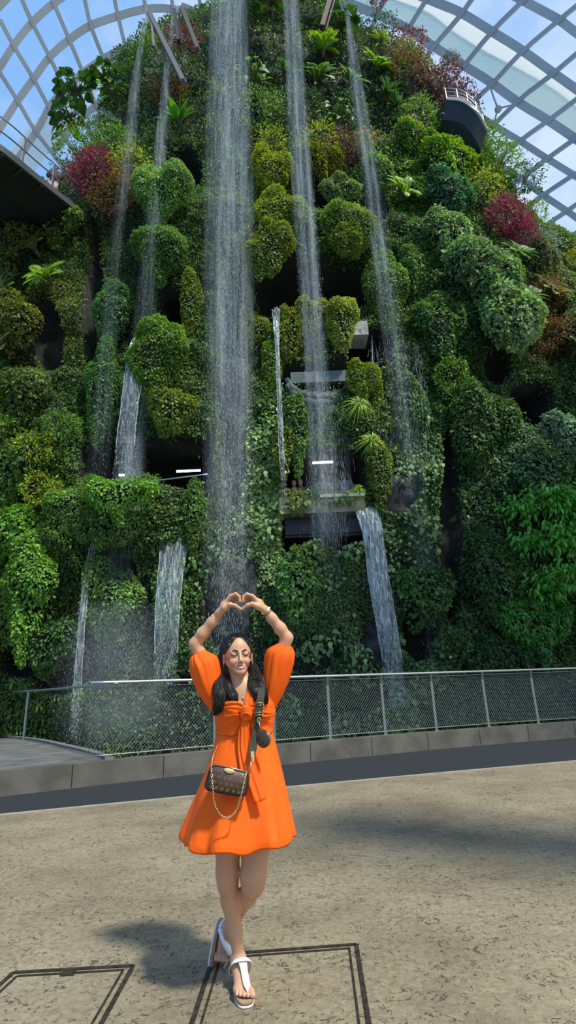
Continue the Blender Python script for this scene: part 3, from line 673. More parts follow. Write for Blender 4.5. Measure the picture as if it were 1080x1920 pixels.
plant('flowering_shrub', 'flower', 'bush_dark', 822, 130, 20, 'tall pink flower spikes on the upper right skyline', .5, .3, 'pink')
plant('flowering_shrub', 'flower', 'bush_green', 740, 125, 24, 'red orange flowering shrub on the upper right skyline', .5, .5, 'coral')
plant('flowering_shrub', 'flower', 'bush_green', 925, 292, 16, 'small magenta flowers on the right silhouette', .5, .5, 'magenta')
plant('flowering_shrub', 'flower', 'bush_yellow', 1072, 490, 24, 'orange flowers at the right picture edge', .7, .5, 'orange')
plant('flowering_shrub', 'flower', 'bush_wine', 525, 12, 34, 'pinkish flowering shrub at the very top by the second waterfall', .5, .3, 'pink')
plant('flowering_shrub', 'flower', 'bush_wine', 690, 12, 22, 'small bronze shrub behind the rightmost jet outlet', .5, .3)
# ================================================================== floor, kerb, railing
def base_curve(pts, z, n=60):
    P = np.array([atz(x, y, z) for x, y in pts])[:, :2]; return P
kb_base = base_curve([(-200, 1515), (0, 1494), (270, 1466), (540, 1433), (800, 1404), (1080, 1383), (1250, 1371)], 0)
cf = np.polyfit(kb_base[:, 0], kb_base[:, 1], 2)
KY = lambda x: np.polyval(cf, x)                       # plan curve of the kerb's foot
ed = base_curve([(-200, 1545), (0, 1526), (220, 1510), (540, 1473), (800, 1450), (1080, 1426), (1250, 1412)], 0)
ce = np.polyfit(ed[:, 0], ed[:, 1], 2); EY = lambda x: np.polyval(ce, x)
XS = np.linspace(-14, 16, 90)
KH = .34                                               # kerb height

def strip_obj(name, y0f, y1f, z0, z1, m, label, smooth=False):
    V = []; F = []
    for x in XS: V += [(x, y0f(x), z0), (x, y1f(x), z0), (x, y1f(x), z1), (x, y0f(x), z1)]
    for i in range(len(XS)-1):
        for k in range(4): F.append((4*i+k, 4*i+(k+1) % 4, 4*(i+1)+(k+1) % 4, 4*(i+1)+k))
    mb = MB().add(V, F); o = mb.build(name, m); return tag(o, label, None, None, 'structure')
# stamped concrete floor
fm = mat('stamped_floor', (.3, .27, .2), .8, 0, .3); t = fm.node_tree; b = t.nodes['Principled BSDF']
tcn = nn(t, 'ShaderNodeTexCoord')
def noise(scale, detail=6, rough=.55, vec=None, dist=0):
    n = nn(t, 'ShaderNodeTexNoise'); n.inputs['Scale'].default_value = scale; n.inputs['Detail'].default_value = detail; n.inputs['Roughness'].default_value = rough; n.inputs['Distortion'].default_value = dist
    t.links.new(vec or tcn.outputs['Object'], n.inputs['Vector']); return n
def ramp(src, stops):
    r = nn(t, 'ShaderNodeValToRGB'); e = r.color_ramp.elements
    while len(e) < len(stops): e.new(.5)
    for q, (p, c) in zip(e, stops): q.position = p; q.color = (*c, 1) if len(c) == 3 else c
    t.links.new(src, r.inputs[0]); return r
def mixn(f, a, b_, mode='MIX'):
    m = nn(t, 'ShaderNodeMix', data_type='RGBA', blend_type=mode)
    for s, i in ((f, 0), (a, 6), (b_, 7)):
        if hasattr(s, 'links'): t.links.new(s, m.inputs[i])
        else: m.inputs[i].default_value = s if i == 0 else (*s, 1)
    return m.outputs[2]
base = ramp(noise(1.1, 8, .62).outputs['Fac'], [(.32, (.195, .155, .100)), (.50, (.270, .220, .144)), (.68, (.33, .275, .182))])
fine = ramp(noise(26, 6, .7).outputs['Fac'], [(.30, (.62, .62, .62)), (.62, (1.08, 1.08, 1.08))])
c1 = mixn(1.0, base.outputs[0], fine.outputs[0], 'MULTIPLY')
# chip-like dents: stretched, turned voronoi cells
def chips(scale, rotz, thr, seed):
    mp = nn(t, 'ShaderNodeMapping'); mp.inputs['Rotation'].default_value = (0, 0, rotz); mp.inputs['Scale'].default_value = (1, 3.0, 1); mp.inputs['Location'].default_value = (seed, seed*2, 0)
    wn = noise(6, 4); vm = nn(t, 'ShaderNodeVectorMath', operation='MULTIPLY_ADD'); vm.inputs[1].default_value = (.45, .45, 0)
    t.links.new(wn.outputs['Color'], vm.inputs[0]); t.links.new(tcn.outputs['Object'], vm.inputs[2]); t.links.new(vm.outputs[0], mp.inputs['Vector'])
    v = nn(t, 'ShaderNodeTexVoronoi'); v.inputs['Scale'].default_value = scale; v.inputs['Randomness'].default_value = 1; t.links.new(mp.outputs[0], v.inputs['Vector'])
    g = nn(t, 'ShaderNodeTexNoise'); g.inputs['Scale'].default_value = 2.2; t.links.new(mp.outputs[0], g.inputs['Vector'])
    a = nn(t, 'ShaderNodeMath', operation='MULTIPLY_ADD'); a.inputs[1].default_value = -.22; t.links.new(g.outputs['Fac'], a.inputs[0]); t.links.new(v.outputs['Distance'], a.inputs[2])
    r = nn(t, 'ShaderNodeMapRange'); r.inputs[1].default_value = thr; r.inputs[2].default_value = thr+.05; r.inputs[3].default_value = 1; r.inputs[4].default_value = 0
    t.links.new(a.outputs[0], r.inputs[0]); return r.outputs[0]
ch = None
for k, (s, rz, th) in enumerate([(11, .5, .015), (13, -.7, .015), (9, 2.0, .01), (15, 1.2, .01)]):
    q = chips(s, rz, th, k*3.1+1)
    if ch is None: ch = q
    else:
        mxn = nn(t, 'ShaderNodeMath', operation='MAXIMUM'); t.links.new(ch, mxn.inputs[0]); t.links.new(q, mxn.inputs[1]); ch = mxn.outputs[0]
c2 = mixn(ch, c1, (.085, .074, .052))
t.links.new(c2, b.inputs['Base Color'])
h1 = nn(t, 'ShaderNodeMath', operation='MULTIPLY_ADD'); h1.inputs[1].default_value = -.8; t.links.new(ch, h1.inputs[0]); t.links.new(noise(14, 8, .65).outputs['Fac'], h1.inputs[2])
bp = nn(t, 'ShaderNodeBump'); bp.inputs['Strength'].default_value = .8; bp.inputs['Distance'].default_value = .012; t.links.new(h1.outputs[0], bp.inputs['Height']); t.links.new(bp.outputs[0], b.inputs['Normal'])
V = []; F = []
for x in XS: V += [(x, -9, 0), (x, EY(x), 0), (x, EY(x), -.25), (x, -9, -.25)]
for i in range(len(XS)-1):
    for k in range(4): F.append((4*i+k, 4*(i+1)+k, 4*(i+1)+(k+1) % 4, 4*i+(k+1) % 4))
tag(MB().add(V, F).build('floor', fm), 'beige stamped concrete floor with dark chip marks', None, None, 'structure')
GRAV = noisy('wet_gravel', (.011, .014, .018), (.034, .039, .046), 60, .75, .5, p0=.35, p1=.7)
strip_obj('trim_1', lambda x: EY(x)+.002, lambda x: KY(x)-.002, -.25, -.004, GRAV, 'blue grey gravel gutter between floor and kerb')
KERBM = noisy('kerb_concrete', (.082, .076, .064), (.135, .125, .105), 2.2, .85, .3)
def yl(x): return KY(x)+.30
strip_obj('trim_2', KY, yl, -.25, KH, KERBM, 'low concrete kerb carrying the railing')
strip_obj('trim_3', lambda x: EY(x)-.09, lambda x: EY(x), -.2, .006, noisy('edge_stone', (.26, .24, .18), (.34, .31, .24), 4, .8), 'pale edging strip along the stamped floor')
# joints of the kerb slabs
mb = MB()
for x in np.arange(-11, 13, 1.25):
    mb.box((x, KY(x)-.001, KH/2), (.006, .004, KH/2-.01))
tag(mb.build('trim_4', DARKM), 'dark joints of the kerb slabs', None, None, 'structure')
# raised path behind the kerb at left
PATHM = noisy('path_concrete', (.085, .088, .08), (.15, .15, .14), 2.5, .85, .3)
pe = [(-320, 1350), (-120, 1368), (0, 1381), (70, 1389), (130, 1402), (175, 1413), (205, 1424)]
far = np.array([atz(x, y, KH) for x, y in pe]); far = spline(far, 30)
V = []; F = []
for p in far:
    xq = p[0]; y0 = min(float(yl(xq)), p[1]-.01); V += [(xq, y0, KH-.003), (xq, p[1], KH-.003), (xq, p[1], -.3), (xq, y0, -.3)]
for i in range(len(far)-1):
    for k in range(4): F.append((4*i+k, 4*(i+1)+k, 4*(i+1)+(k+1) % 4, 4*i+(k+1) % 4))
tag(MB().add(V, F).build('trim_5', PATHM), 'grey concrete path behind the kerb at left', None, None, 'structure')
mb = MB(); mb.bar([p+[0, 0, .02] for p in far], .14, .05, (0, 0, 1)); tag(mb.build('trim_6', noisy('path_edge', (.13, .135, .12), (.19, .19, .17), 3)), 'pale edging of the path at left', None, None, 'structure')
# sunken bed behind the railing
tag(MB().box((1, 20, -4.2), (22, 11.0, .1)).build('ground', noisy('wet_soil', (.01, .012, .008), (.03, .03, .02), 1.5, .7)), 'dark wet ground below the railing', None, None, 'structure')

# ---- unseen decks added overhead to shade the lower wall and right of the floor
def shade_deck(pts, z, w, i, label):
    P = spline([(x, y, z) for x, y in pts], 40); mb = MB(); mb.bar([tuple(p) for p in P], w, .5, (0, 0, 1)); tag(mb.build('trim_%d' % i, DARKM), label, None, None, 'structure')
#highway([(-9, 3.2), (-2, 2.6), (6, 2.4), (11, 2.8), (15, 5), (16.5, 9)], 20, 3.6, 70, 'unseen deck added overhead for shade')
shade_deck([(7.2, 4.8), (14, 5.8), (22, 6.0)], 21, 4.6, 71, 'unseen deck added overhead at right to shade the lower wall')
shade_deck([(5.9, -.6), (9.1, -2.5), (13, -4.4)], 14, 1.5, 72, 'narrow unseen deck added overhead at right to shade the floor')
# ---- railing
def kpt(x, z, off=.16): return (float(x), float(KY(x)+off), z)
def x_at(px, z, off=.16, py=1330):
    lo, hi = -12., 14.
    for _ in range(50):
        m_ = (lo+hi)/2
        if float(proj(np.array([kpt(m_, z, off)]))[0][0]) < px: lo = m_
        else: hi = m_
    return lo
RH = 1.20
def railing(name, label, px_posts, xa, xb, top_ext=(0, 0), ptf=kpt, group=None):
    xs = [x_at(p, KH) for p in px_posts]
    r = empty(name, kpt(xs[0], KH), label=label, cat='railing', group=group); o = np.array(r.location)
    L = lambda p: tuple(np.array(p)-o)
    mb = MB(); n = 50
    mb.tube([L(kpt(x, KH+RH, .10)) for x in np.linspace(xa, xb, n)], .027, 12); mb.build('top_rail', STEEL, r, True)
    mb = MB(); mb.tube([L(kpt(x, KH+.07)) for x in np.linspace(xa, xb, n)], .011, 6); mb.tube([L(kpt(x, KH+RH-.07, .13)) for x in np.linspace(xa, xb, n)], .011, 6)
    mb.build('frame_wire', POSTM, r, True)
    for x in xs:
        mb = MB(); sx = .014; mb.bar([L(kpt(x, KH)), L(kpt(x, KH+.55)), L(kpt(x, KH+1.02, .15)), L(kpt(x, KH+RH-.02, .10))], .05, .03, (0, 1, 0))
        mb.box(L(kpt(x, KH+.006)), (.06, .06, .006)); mb.build('post', POSTM, r)
    # diamond wire mesh, one panel per bay
    bays = sorted(set([xa]+xs+[xb])); st = .052
    for a, b_ in zip(bays[:-1], bays[1:]):
        if b_-a < .2: continue
        V = []; F = []; w = .0030
        z0, z1 = KH+.07, KH+RH-.07; H = z1-z0
        for s in (1, -1):
            k0 = int((a-H)/st)-1; k1 = int((b_+H)/st)+1
            for k in range(k0, k1):
                x0 = k*st; x1 = x0+H*.75*s                      # a steeper diamond
                (p, q) = ((x0, z0), (x1, z1))
                def clipx(p, q):
                    (xp, zp), (xq, zq) = p, q; t0, t1 = 0., 1.; dx = xq-xp
                    ta, tb = (a-xp)/dx, (b_-xp)/dx
                    if ta > tb: ta, tb = tb, ta
                    t0 = max(t0, ta); t1 = min(t1, tb)
                    return (xp+dx*t0, zp+(zq-zp)*t0), (xp+dx*t1, zp+(zq-zp)*t1), t1-t0
                p, q, ln = clipx(p, q)
                if ln < .02: continue
                P, Q = Vector(L(kpt(p[0], p[1], .15))), Vector(L(kpt(q[0], q[1], .15)))
                d = (Q-P).normalized(); U = Vector((0, 1, 0)); S = d.cross(U).normalized()
                i0 = len(V)
                for c in (P, Q): V += [c+S*w, c-S*w*.5+U*w*.9, c-S*w*.5-U*w*.9]
                F += [(i0, i0+1, i0+4, i0+3), (i0+1, i0+2, i0+5, i0+4), (i0+2, i0, i0+3, i0+5)]
        MB().add(V, F).build('mesh_panel', WIRE, r)
    return r
xL = x_at(172, KH+RH)
railing('railing', 'long steel handrail with diamond wire mesh on the kerb', [402, 515, 620, 723, 819, 917, 1010, 1100], xL, 10.5)
# left railing section following the path edge
q0 = [atz(x, y, KH) for x, y in [(-320, 1350), (-120, 1368), (0, 1381), (70, 1389), (130, 1402), (215, 1424)]]
qs = spline(q0, 24)+[0, -.12, 0]
r2 = empty('railing', tuple(qs[-1]), label='shorter handrail section rising along the left path', cat='railing'); o2 = np.array(r2.location)
mb = MB(); mb.tube([tuple(p-o2+[0, 0, RH-.02]) for p in qs], .025, 12); mb.build('top_rail', STEEL, r2, True)
for i in (0, 8, 16):
    pass
for pxp in (-180, 38):
    j = int(np.argmin(abs(proj(qs)[0]-pxp))); p = qs[j]-o2
    mb = MB(); mb.bar([tuple(p), tuple(p+[0, 0, RH-.02])], .05, .03, (0, 1, 0)); mb.build('post', POSTM, r2)
V = []; F = []; acc = 0
for s in (1, -1):
    for k in range(-24, 240):
        u0 = k*.06/ (np.linalg.norm(np.diff(qs, axis=0), axis=1).sum()); H = RH-.14; u1 = u0+s*H*.75/np.linalg.norm(np.diff(qs, axis=0), axis=1).sum()
        if not (0 <= u0 <= 1 and 0 <= u1 <= 1): continue
        f = lambda u: np.array([np.interp(u*(len(qs)-1), np.arange(len(qs)), qs[:, c]) for c in range(3)])
        P, Q = Vector(f(u0)-o2+[0, 0, .07]), Vector(f(u1)-o2+[0, 0, .07+H]); d = (Q-P).normalized(); U = Vector((0, 1, 0)); S = d.cross(U).normalized(); w = .003; i0 = len(V)
        for c in (P, Q): V += [c+S*w, c-S*w*.5+U*w, c-S*w*.5-U*w]
        F += [(i0, i0+1, i0+4, i0+3), (i0+1, i0+2, i0+5, i0+4), (i0+2, i0, i0+3, i0+5)]
MB().add(V, F).build('mesh_panel', WIRE, r2)

# ---- floor access covers
FRM = noisy('rusty_frame', (.022, .019, .014), (.06, .048, .032), 30, .6, .3, metal=.3)
def cover_frame(pxs, label, notch=None):
    P = [Vector(atz(x, y, .004)) for x, y in pxs]; c = sum(P, Vector())/len(P)
    r = empty('access_cover', (c.x, c.y, 0), label=label, cat='hatch')
    mb = MB()
    for a, b_ in zip(P, P[1:]+P[:1]):
        d = (b_-a).normalized(); S = Vector((-d.y, d.x, 0))
        for o, w in ((0, .022), (.040, .010)):               # outer frame and inner rim with a groove between
            s = 1 if (c-a).dot(S) > 0 else -1
            mb.bar([a+S*s*o-c+d*(o), b_+S*s*o-c-d*(o)], w, .012, (0, 0, 1))
    if notch is not None:
        a, b_ = P[notch[0]], P[notch[1]]; q = a.lerp(b_, notch[2])-c; d = (b_-a).normalized(); S = Vector((-d.y, d.x, 0)); s = 1 if (-(q)).dot(S) > 0 else -1
        mb.box(q+S*s*.035, (.035, .03, .005), Matrix.Rotation(math.atan2(d.y, d.x), 3, 'Z'))
    mb.build('frame', FRM, r)
    return r
cover_frame([(401, 1790), (668, 1770), (706, 2010), (330, 2010)], 'square floor hatch frame under her front foot')
cover_frame([(25, 1823), (250, 1810), (150, 1990), (-160, 1990)], 'smaller dark floor hatch frame at lower left', (0, 1, .48))

# ================================================================== glass dome
DC = np.array([0, 6., 0]); DR = np.array([34, 33, 50.])
def dome_hit(px, py, k=1.0):
    d = ray(px, py); R = DR*k; o = (CAM-DC)/R; e = d/R
    a = (e*e).sum(-1); b_ = (o*e).sum(-1); c = (o*o).sum()-1; t_ = (-b_+np.sqrt(b_*b_-a*c))/a
    return CAM+d*t_[..., None]
def dnorm(P): return nrm((P-DC)/DR**2)
GLS = bpy.data.materials.new('dome_glass'); GLS.use_nodes = True; t = GLS.node_tree; t.nodes.clear()
tr = nn(t, 'ShaderNodeBsdfTransparent'); tr.inputs[0].default_value = (.93, .97, .97, 1); gl = nn(t, 'ShaderNodeBsdfGlossy'); gl.inputs['Roughness'].default_value = .05; gl.inputs[0].default_value = (.9, .95, 1, 1)
fr = nn(t, 'ShaderNodeFresnel'); fr.inputs[0].default_value = 1.25; mx = nn(t, 'ShaderNodeMixShader'); oo = nn(t, 'ShaderNodeOutputMaterial')
t.links.new(fr.outputs[0], mx.inputs[0]); t.links.new(tr.outputs[0], mx.inputs[1]); t.links.new(gl.outputs[0], mx.inputs[2]); t.links.new(mx.outputs[0], oo.inputs[0])
el = np.linspace(.02, math.pi/2-.01, 40); az = np.linspace(0, 2*math.pi, 97); ee, aa = np.meshgrid(el, az, indexing='ij')
S = DC+DR*np.stack([np.cos(ee)*np.cos(aa), np.cos(ee)*np.sin(aa), np.sin(ee)], -1)
ii = np.arange(40*97).reshape(40, 97); Fd = np.stack([ii[:-1, :-1], ii[:-1, 1:], ii[1:, 1:], ii[1:, :-1]], -1).reshape(-1, 4)
tag(link('ceiling', npmesh('ceiling', S.reshape(-1, 3), Fd, smooth=True), GLS), 'curved glass roof of the conservatory', None, None, 'structure')
def ext(pts, a=160, e0=True, e1=True):
    P = np.array(pts, float)
    if e0: v = P[0]-P[1]; P = np.vstack([P[0]+v/np.linalg.norm(v)*a, P])
    if e1: v = P[-1]-P[-2]; P = np.vstack([P, P[-1]+v/np.linalg.norm(v)*a])
    return P
def beam(pts, wpx, dpth, m, name, label, cat, inset=.0, n=None, e0=True, e1=True, group=None, flange=False):
    P2 = spline(ext(pts, 170, e0, e1), n or 30); P = dome_hit(P2[:, 0], P2[:, 1], .985-inset)
    zc = float(np.median(proj(P)[2])); w = wpx*zc/FPX; Nn = dnorm(P)
    mb = MB(); mb.bar([tuple(p) for p in P], w, dpth, [tuple(q) for q in Nn])
    if flange:
        mb.bar([tuple(p) for p in P-Nn*dpth*.55], w*1.25, .06, [tuple(q) for q in Nn])
    o = mb.build(name, m); return tag(o, label, cat, group, 'structure')
RB = [([(560, -40), (600, -18), (648, 4), (709, 28), (762, 53), (811, 86), (868, 122), (921, 155), (970, 191), (1031, 228), (1080, 261)]),
      ([(807, 0), (864, 24), (925, 61), (978, 94), (1039, 138), (1080, 167)]), ([(986, 4), (1047, 37), (1080, 61)]),
      ([(700, 88), (830, 172), (926, 235), (974, 264), (1025, 297), (1080, 331)]), ([(880, 275), (931, 307), (974, 333), (1017, 365), (1063, 396), (1080, 408)]),
      ([(900, 350), (960, 386), (988, 406), (1020, 425), (1058, 449), (1080, 463)]), ([(340, 12), (400, 31), (480, 30)]), ([(470, -6), (520, 6), (560, 14)])]
for i, p in enumerate(RB): beam(p, 13 if i < 3 else 10, .26, BEAMM, 'trim_%d' % (10+i), 'grey roof beam of the glasshouse on the right', None, e0=i in (1, 2), e1=i < 6)
LB = [([(100, 285), (122, 256), (148, 226), (190, 190)]), ([(20, 318), (37, 293), (74, 237), (93, 200), (122, 167), (156, 137), (193, 111), (237, 91), (281, 83), (319, 78), (360, 82)]),
      ([(0, 241), (33, 189), (63, 148), (93, 107), (130, 74), (170, 48), (222, 30), (274, 17), (322, 17), (374, 30), (400, 37), (440, 52)]),
      ([(0, 126), (26, 85), (59, 44), (100, 7), (140, -20), (190, -45), (250, -62)]), ([(0, 11), (30, -20), (70, -55)])]
for i, p in enumerate(LB): beam(p, 11, .24, BEAMM, 'trim_%d' % (20+i), 'curved grey arch of the glasshouse on the left', None, e0=i > 1, e1=False)
XB = [[(685, 77), (721, 0)], [(734, 106), (799, 0)], [(780, 145), (795, 118), (811, 90), (860, 33), (884, 0)], [(830, 175), (844, 155), (868, 126), (921, 61), (978, 4)],
      [(888, 191), (925, 155), (978, 98), (1047, 39), (1080, 12)], [(890, 270), (913, 248), (974, 187), (1031, 143), (1080, 102)], [(920, 312), (933, 301), (974, 265), (1031, 224), (1080, 187)],
      [(940, 362), (957, 348), (976, 336), (1020, 302), (1080, 259)], [(960, 410), (976, 398), (1020, 365), (1068, 333), (1080, 326)], [(1008, 435), (1020, 425), (1063, 396), (1080, 384)],
      [(1039, 466), (1061, 449), (1080, 437)], [(640, 45), (657, 0)],
      [(0, 137), (33, 189), (63, 241), (96, 285)], [(0, 37), (26, 87), (63, 148), (93, 204), (122, 256), (137, 281), (160, 320)], [(41, 0), (63, 48), (93, 107), (122, 167), (148, 215), (175, 260)],
      [(98, 0), (128, 70), (154, 133), (170, 174), (190, 220)], [(159, 0), (170, 48), (193, 107), (207, 137), (225, 175)], [(215, 0), (222, 33), (237, 93), (252, 130), (262, 160)],
      [(270, 0), (274, 18), (287, 81), (293, 110)], [(322, 0), (326, 22), (337, 78), (341, 100)], [(374, 0), (376, 30), (380, 70)], [(-40, 250), (0, 300), (20, 330)]]
for i, p in enumerate(XB): beam(p, 7.5 if i < 12 else 6, .2, MULL, 'trim_%d' % (30+i), 'thin grey glazing bar of the glasshouse', None, inset=.004, n=14, e0=False)
# white and green tinted bands of the outer shading seen through the glass
def band(up, lo, k, m, i, label):
    U = spline(ext(up), 30); Lw = spline(ext(lo), 30); P = dome_hit(U[:, 0], U[:, 1], k); Q = dome_hit(Lw[:, 0], Lw[:, 1], k)
    n_ = dnorm(P)*.08; V = np.stack([P, Q, Q+n_, P+n_], 1).reshape(-1, 3)
    F = [(4*j+a, 4*j+(a+1) % 4, 4*j+4+(a+1) % 4, 4*j+4+a) for j in range(29) for a in range(4)]
    tag(MB().add(V, F).build('trim_%d' % i, m), label, None, None, 'structure')
WHT = mat('outer_white_sail', (.93, .93, .90), .8); _b = WHT.node_tree.nodes['Principled BSDF']; _t = WHT.node_tree
_tl = nn(_t, 'ShaderNodeBsdfTranslucent'); _tl.inputs[0].default_value = (.95, .95, .92, 1); _mx = nn(_t, 'ShaderNodeMixShader'); _mx.inputs[0].default_value = .7
_t.links.new(_b.outputs[0], _mx.inputs[1]); _t.links.new(_tl.outputs[0], _mx.inputs[2]); _t.links.new(_mx.outputs[0], _t.nodes['Material Output'].inputs[0])
GRN = bpy.data.materials.new('green_glass'); GRN.use_nodes = True; t = GRN.node_tree; t.nodes.clear()
tr = nn(t, 'ShaderNodeBsdfTransparent'); tr.inputs[0].default_value = (.80, .88, .86, 1); df = nn(t, 'ShaderNodeBsdfTranslucent'); df.inputs[0].default_value = (.40, .46, .44, 1); mx = nn(t, 'ShaderNodeMixShader'); mx.inputs[0].default_value = .35
oo = nn(t, 'ShaderNodeOutputMaterial'); t.links.new(tr.outputs[0], mx.inputs[1]); t.links.new(df.outputs[0], mx.inputs[2]); t.links.new(mx.outputs[0], oo.inputs[0])
band([(803, 2), (856, 28), (917, 65), (974, 102), (1035, 143), (1080, 175)], [(742, 0), (803, 24), (852, 61), (905, 94), (966, 126), (1031, 163), (1080, 200)], 1.03, WHT, 60, 'white outer shade strip behind the right glazing')
band([(742, 0), (803, 24), (852, 61), (905, 94), (966, 126), (1031, 163), (1080, 200)], [(654, 0), (709, 24), (762, 49), (811, 82), (868, 118), (921, 151), (970, 187), (1080, 258)], 1.03, GRN, 61, 'green tinted outer glazing strip on the right')
band([(10, 290), (70, 222), (100, 187), (130, 158), (165, 130), (200, 108), (240, 92), (290, 82)], [(60, 330), (92, 285), (125, 235), (150, 205), (180, 175), (215, 152), (250, 135), (300, 120)], 1.03, WHT, 62, 'white outer shade strip behind the left arches')
band([(960, 384), (1000, 412), (1080, 466)], [(965, 400), (1000, 428), (1080, 480)], 1.03, WHT, 63, 'white sill strip at the right foot of the glazing')

# ================================================================== aerial walkway, upper left
U0 = spline([at(-120, 205, 10.4), at(0, 283, 12.0), at(70, 338, 13.9), at(165, 412, 16.6), at(200, 432, 17.6)], 24)   # near lower edge of the deck
r = empty('aerial_walkway', tuple(U0[12]), label='dark underside of the raised walkway entering at upper left', cat='walkway'); oW = np.array(r.location)
wl = lambda p: tuple(np.array(p)-oW)
dirW = nrm(np.gradient(U0, axis=0)); hw_ = nrm(np.cross(dirW, [0, 0, 1.]))                     # towards the camera's right
lft = -hw_
mb = MB(); rings = []
for p, l in zip(U0, lft):
    rings.append([wl(p), wl(p+l*1.0+[0, 0, -.55]), wl(p+l*2.6+[0, 0, -.55]), wl(p+l*3.4), wl(p+l*3.4+[0, 0, .16]), wl(p+[0, 0, .16])])
mb.loft(rings); mb.build('deck', DARKM, r)
mb = MB(); mb.bar([wl(p+[0, 0, .10]) for p in U0], .10, .22, (0, 0, 1)); mb.build('edge_beam', mat('edge_beam_paint', (.10, .11, .12), .5, .3), r)
mb = MB()
for p in U0[::3]: mb.bar([wl(p+[0, 0, -.02]), wl(np.array(p)+lft[0]*3.2+[0, 0, -.1])], .08, .2, (0, 0, 1))
mb.build('cross_beam', DARKM, r)
for k, hgt in enumerate((1.15, .6)):
    mb = MB(); mb.tube([wl(p+[0, 0, .16+hgt]) for p in U0[3:]], .025, 8); mb.build('handrail', POSTM if k else STEEL, r, True)
for i in (5, 9, 13, 17, 21):
    p = U0[i]; mb = MB(); mb.bar([wl(p+[0, 0, .1]), wl(p+[0, 0, 1.3])], .10, .04, (1, 0, 0)); mb.build('post', STEEL, r)
mb = MB(); rr = [wl(p+l*3.4+[0, 0, .16]) for p, l in zip(U0, lft)]
# slanted struts carried by the mountain top
for i, (a, b_, w, lab) in enumerate([(((278, 22, 15.6)), ((343, 152, 15.6)), .16, 'long slanted steel strut at the upper left skyline'), (((340, 14, 15.6)), ((370, 92, 15.6)), .14, 'brown slanted strut left of the widest waterfall'),
                                    (((283, 28, 15.6)), ((289, 88, 15.6)), .10, 'short upright strut beside the long slanted one'), (((327, 20, 15.6)), ((335, 78, 15.6)), .16, 'dark upright strut behind the left jets'),
                                    (((622, -10, 15.6)), ((604, 52, 15.6)), .2, 'dark brown strut at the peak right of the second waterfall')]):
    P = at(*a), at(*b_); mb = MB(); m_ = (np.array(P[0])+P[1])/2
    mb.bar([tuple(P[0]-m_), tuple(P[1]-m_)], w, w*1.2, (0, -1, 0)); mb.bar([tuple(P[0]-m_+[w*.9, .1, 0]), tuple(P[1]-m_+[w*.9, .1, 0])], w*.25, w*.5, (0, -1, 0))
    o = mb.build('strut', mat('strut_%d' % i, [(.16, .15, .15), (.12, .09, .07), (.2, .2, .2), (.05, .045, .04), (.05, .03, .025)][i], .5, .4)); o.location = m_; tag(o, lab, 'strut')
# curved ring rail on the right skyline
R0 = spline([at(838, 186, 16.6), at(868, 190, 16.4), at(893, 209, 16.3), at(912, 243, 16.6)], 18)
r = empty('lookout_ring', tuple(R0[9]), label='curved lookout balcony rail on the upper right skyline', cat='balcony'); o_ = np.array(r.location)
mb = MB(); mb.bar([tuple(p-o_) for p in R0], .12, .16, (0, 0, 1)); mb.build('edge_beam', mat('pale_edge', (.28, .28, .27), .5, .3), r)
mb = MB()
for h in (.25, .48, .7): mb.tube([tuple(p-o_+[0, 0, h]) for p in R0], .016, 6)
mb.build('handrail', STEEL, r, True)
for i in range(0, 18, 4):
    mb = MB(); mb.bar([tuple(R0[i]-o_), tuple(R0[i]-o_+[0, 0, .7])], .03, .03, (0, 1, 0)); mb.build('post', POSTM, r)
mb = MB(); mb.loft([[tuple(p-o_+[0, 0, -.1]), tuple(p-o_+[-.5, .8, -.1]), tuple(p-o_+[-.4, .8, -.9]), tuple(p-o_+[-.25, .3, -.8])] for p in R0]); mb.build('soffit', DARKM, r)
# spider brackets of the glazing
for a, b_, c, lab in (((920, 166), (934, 205), (958, 198), 'upper'), ((922, 250), (938, 272), (962, 270), 'lower')):
    P = [dome_hit(np.array(q[0]), np.array(q[1]), .97) for q in (a, b_, c)]; mb = MB()
    e_ = dome_hit(np.array(b_[0]-6.), np.array(b_[1]+22.), .97)
    for q in (P[0], P[2], e_): mb.tube([tuple(P[1]), tuple((P[1]+q)/2-dnorm(q)*.15), tuple(q)], .05, 6)
    mb.sphere(tuple(P[1]), .22, 8, 6); tag(mb.build('glazing_bracket', BEAMM, None, True), lab+' three armed glazing bracket beside the right skyline', 'bracket')

# ================================================================== caves: concrete, lamps, parapet, handrail
def pbox(name, x0, x1, y0, y1, Y, depth, m, label=None, cat=None, parent=None, off=(0, 0, 0), bev=0):
    A = at((x0+x1)/2, (y0+y1)/2, Y); s = m_per_px(A); 
    mb = MB().box(tuple(np.array((0, depth/2, 0))), ((x1-x0)*s/2, depth/2, (y1-y0)*s/2*1.05)); o = mb.build(name, m, parent); o.location = A-np.array(off); 
    if label: tag(o, label, cat)
    return o
WETC = noisy('mossy_concrete', (.075, .10, .03), (.19, .18, .12), 2.6, .85, .3)
PALE = noisy('pale_concrete', (.30, .31, .28), (.42, .42, .38), 3, .8, .2)
PANE = noisy('slate_panel', (.07, .095, .095), (.12, .145, .145), 1.6, .5)
def yf(px, py): return float(hit(px, py)[0][0][1])
y_ = yf(605, 940)
PAR = pbox('parapet', 524, 684, 929, 961, y_-.50, .7, WETC, 'mossy concrete parapet below the people', 'parapet')
pbox('coping', 600, 684, 925, 931, y_-.56, .5, PALE, 'pale crumbly coping', None, PAR, tuple(PAR.location))
pbox('walkway_slab', 534, 678, 998, 1006, y_-.05, 2.4, DARKM, 'dark walkway slab the people behind the mossy parapet stand on', 'slab')
pbox('fascia', 534, 678, 958, 1000, y_-.12, .1, DARKM, 'dark fascia below the mossy parapet', 'panel')
y2 = yf(620, 712)
pbox('wall_panel', 545, 706, 694, 716, y2-.35, .25, PANE, 'grey slab balcony front in the middle opening', 'panel')
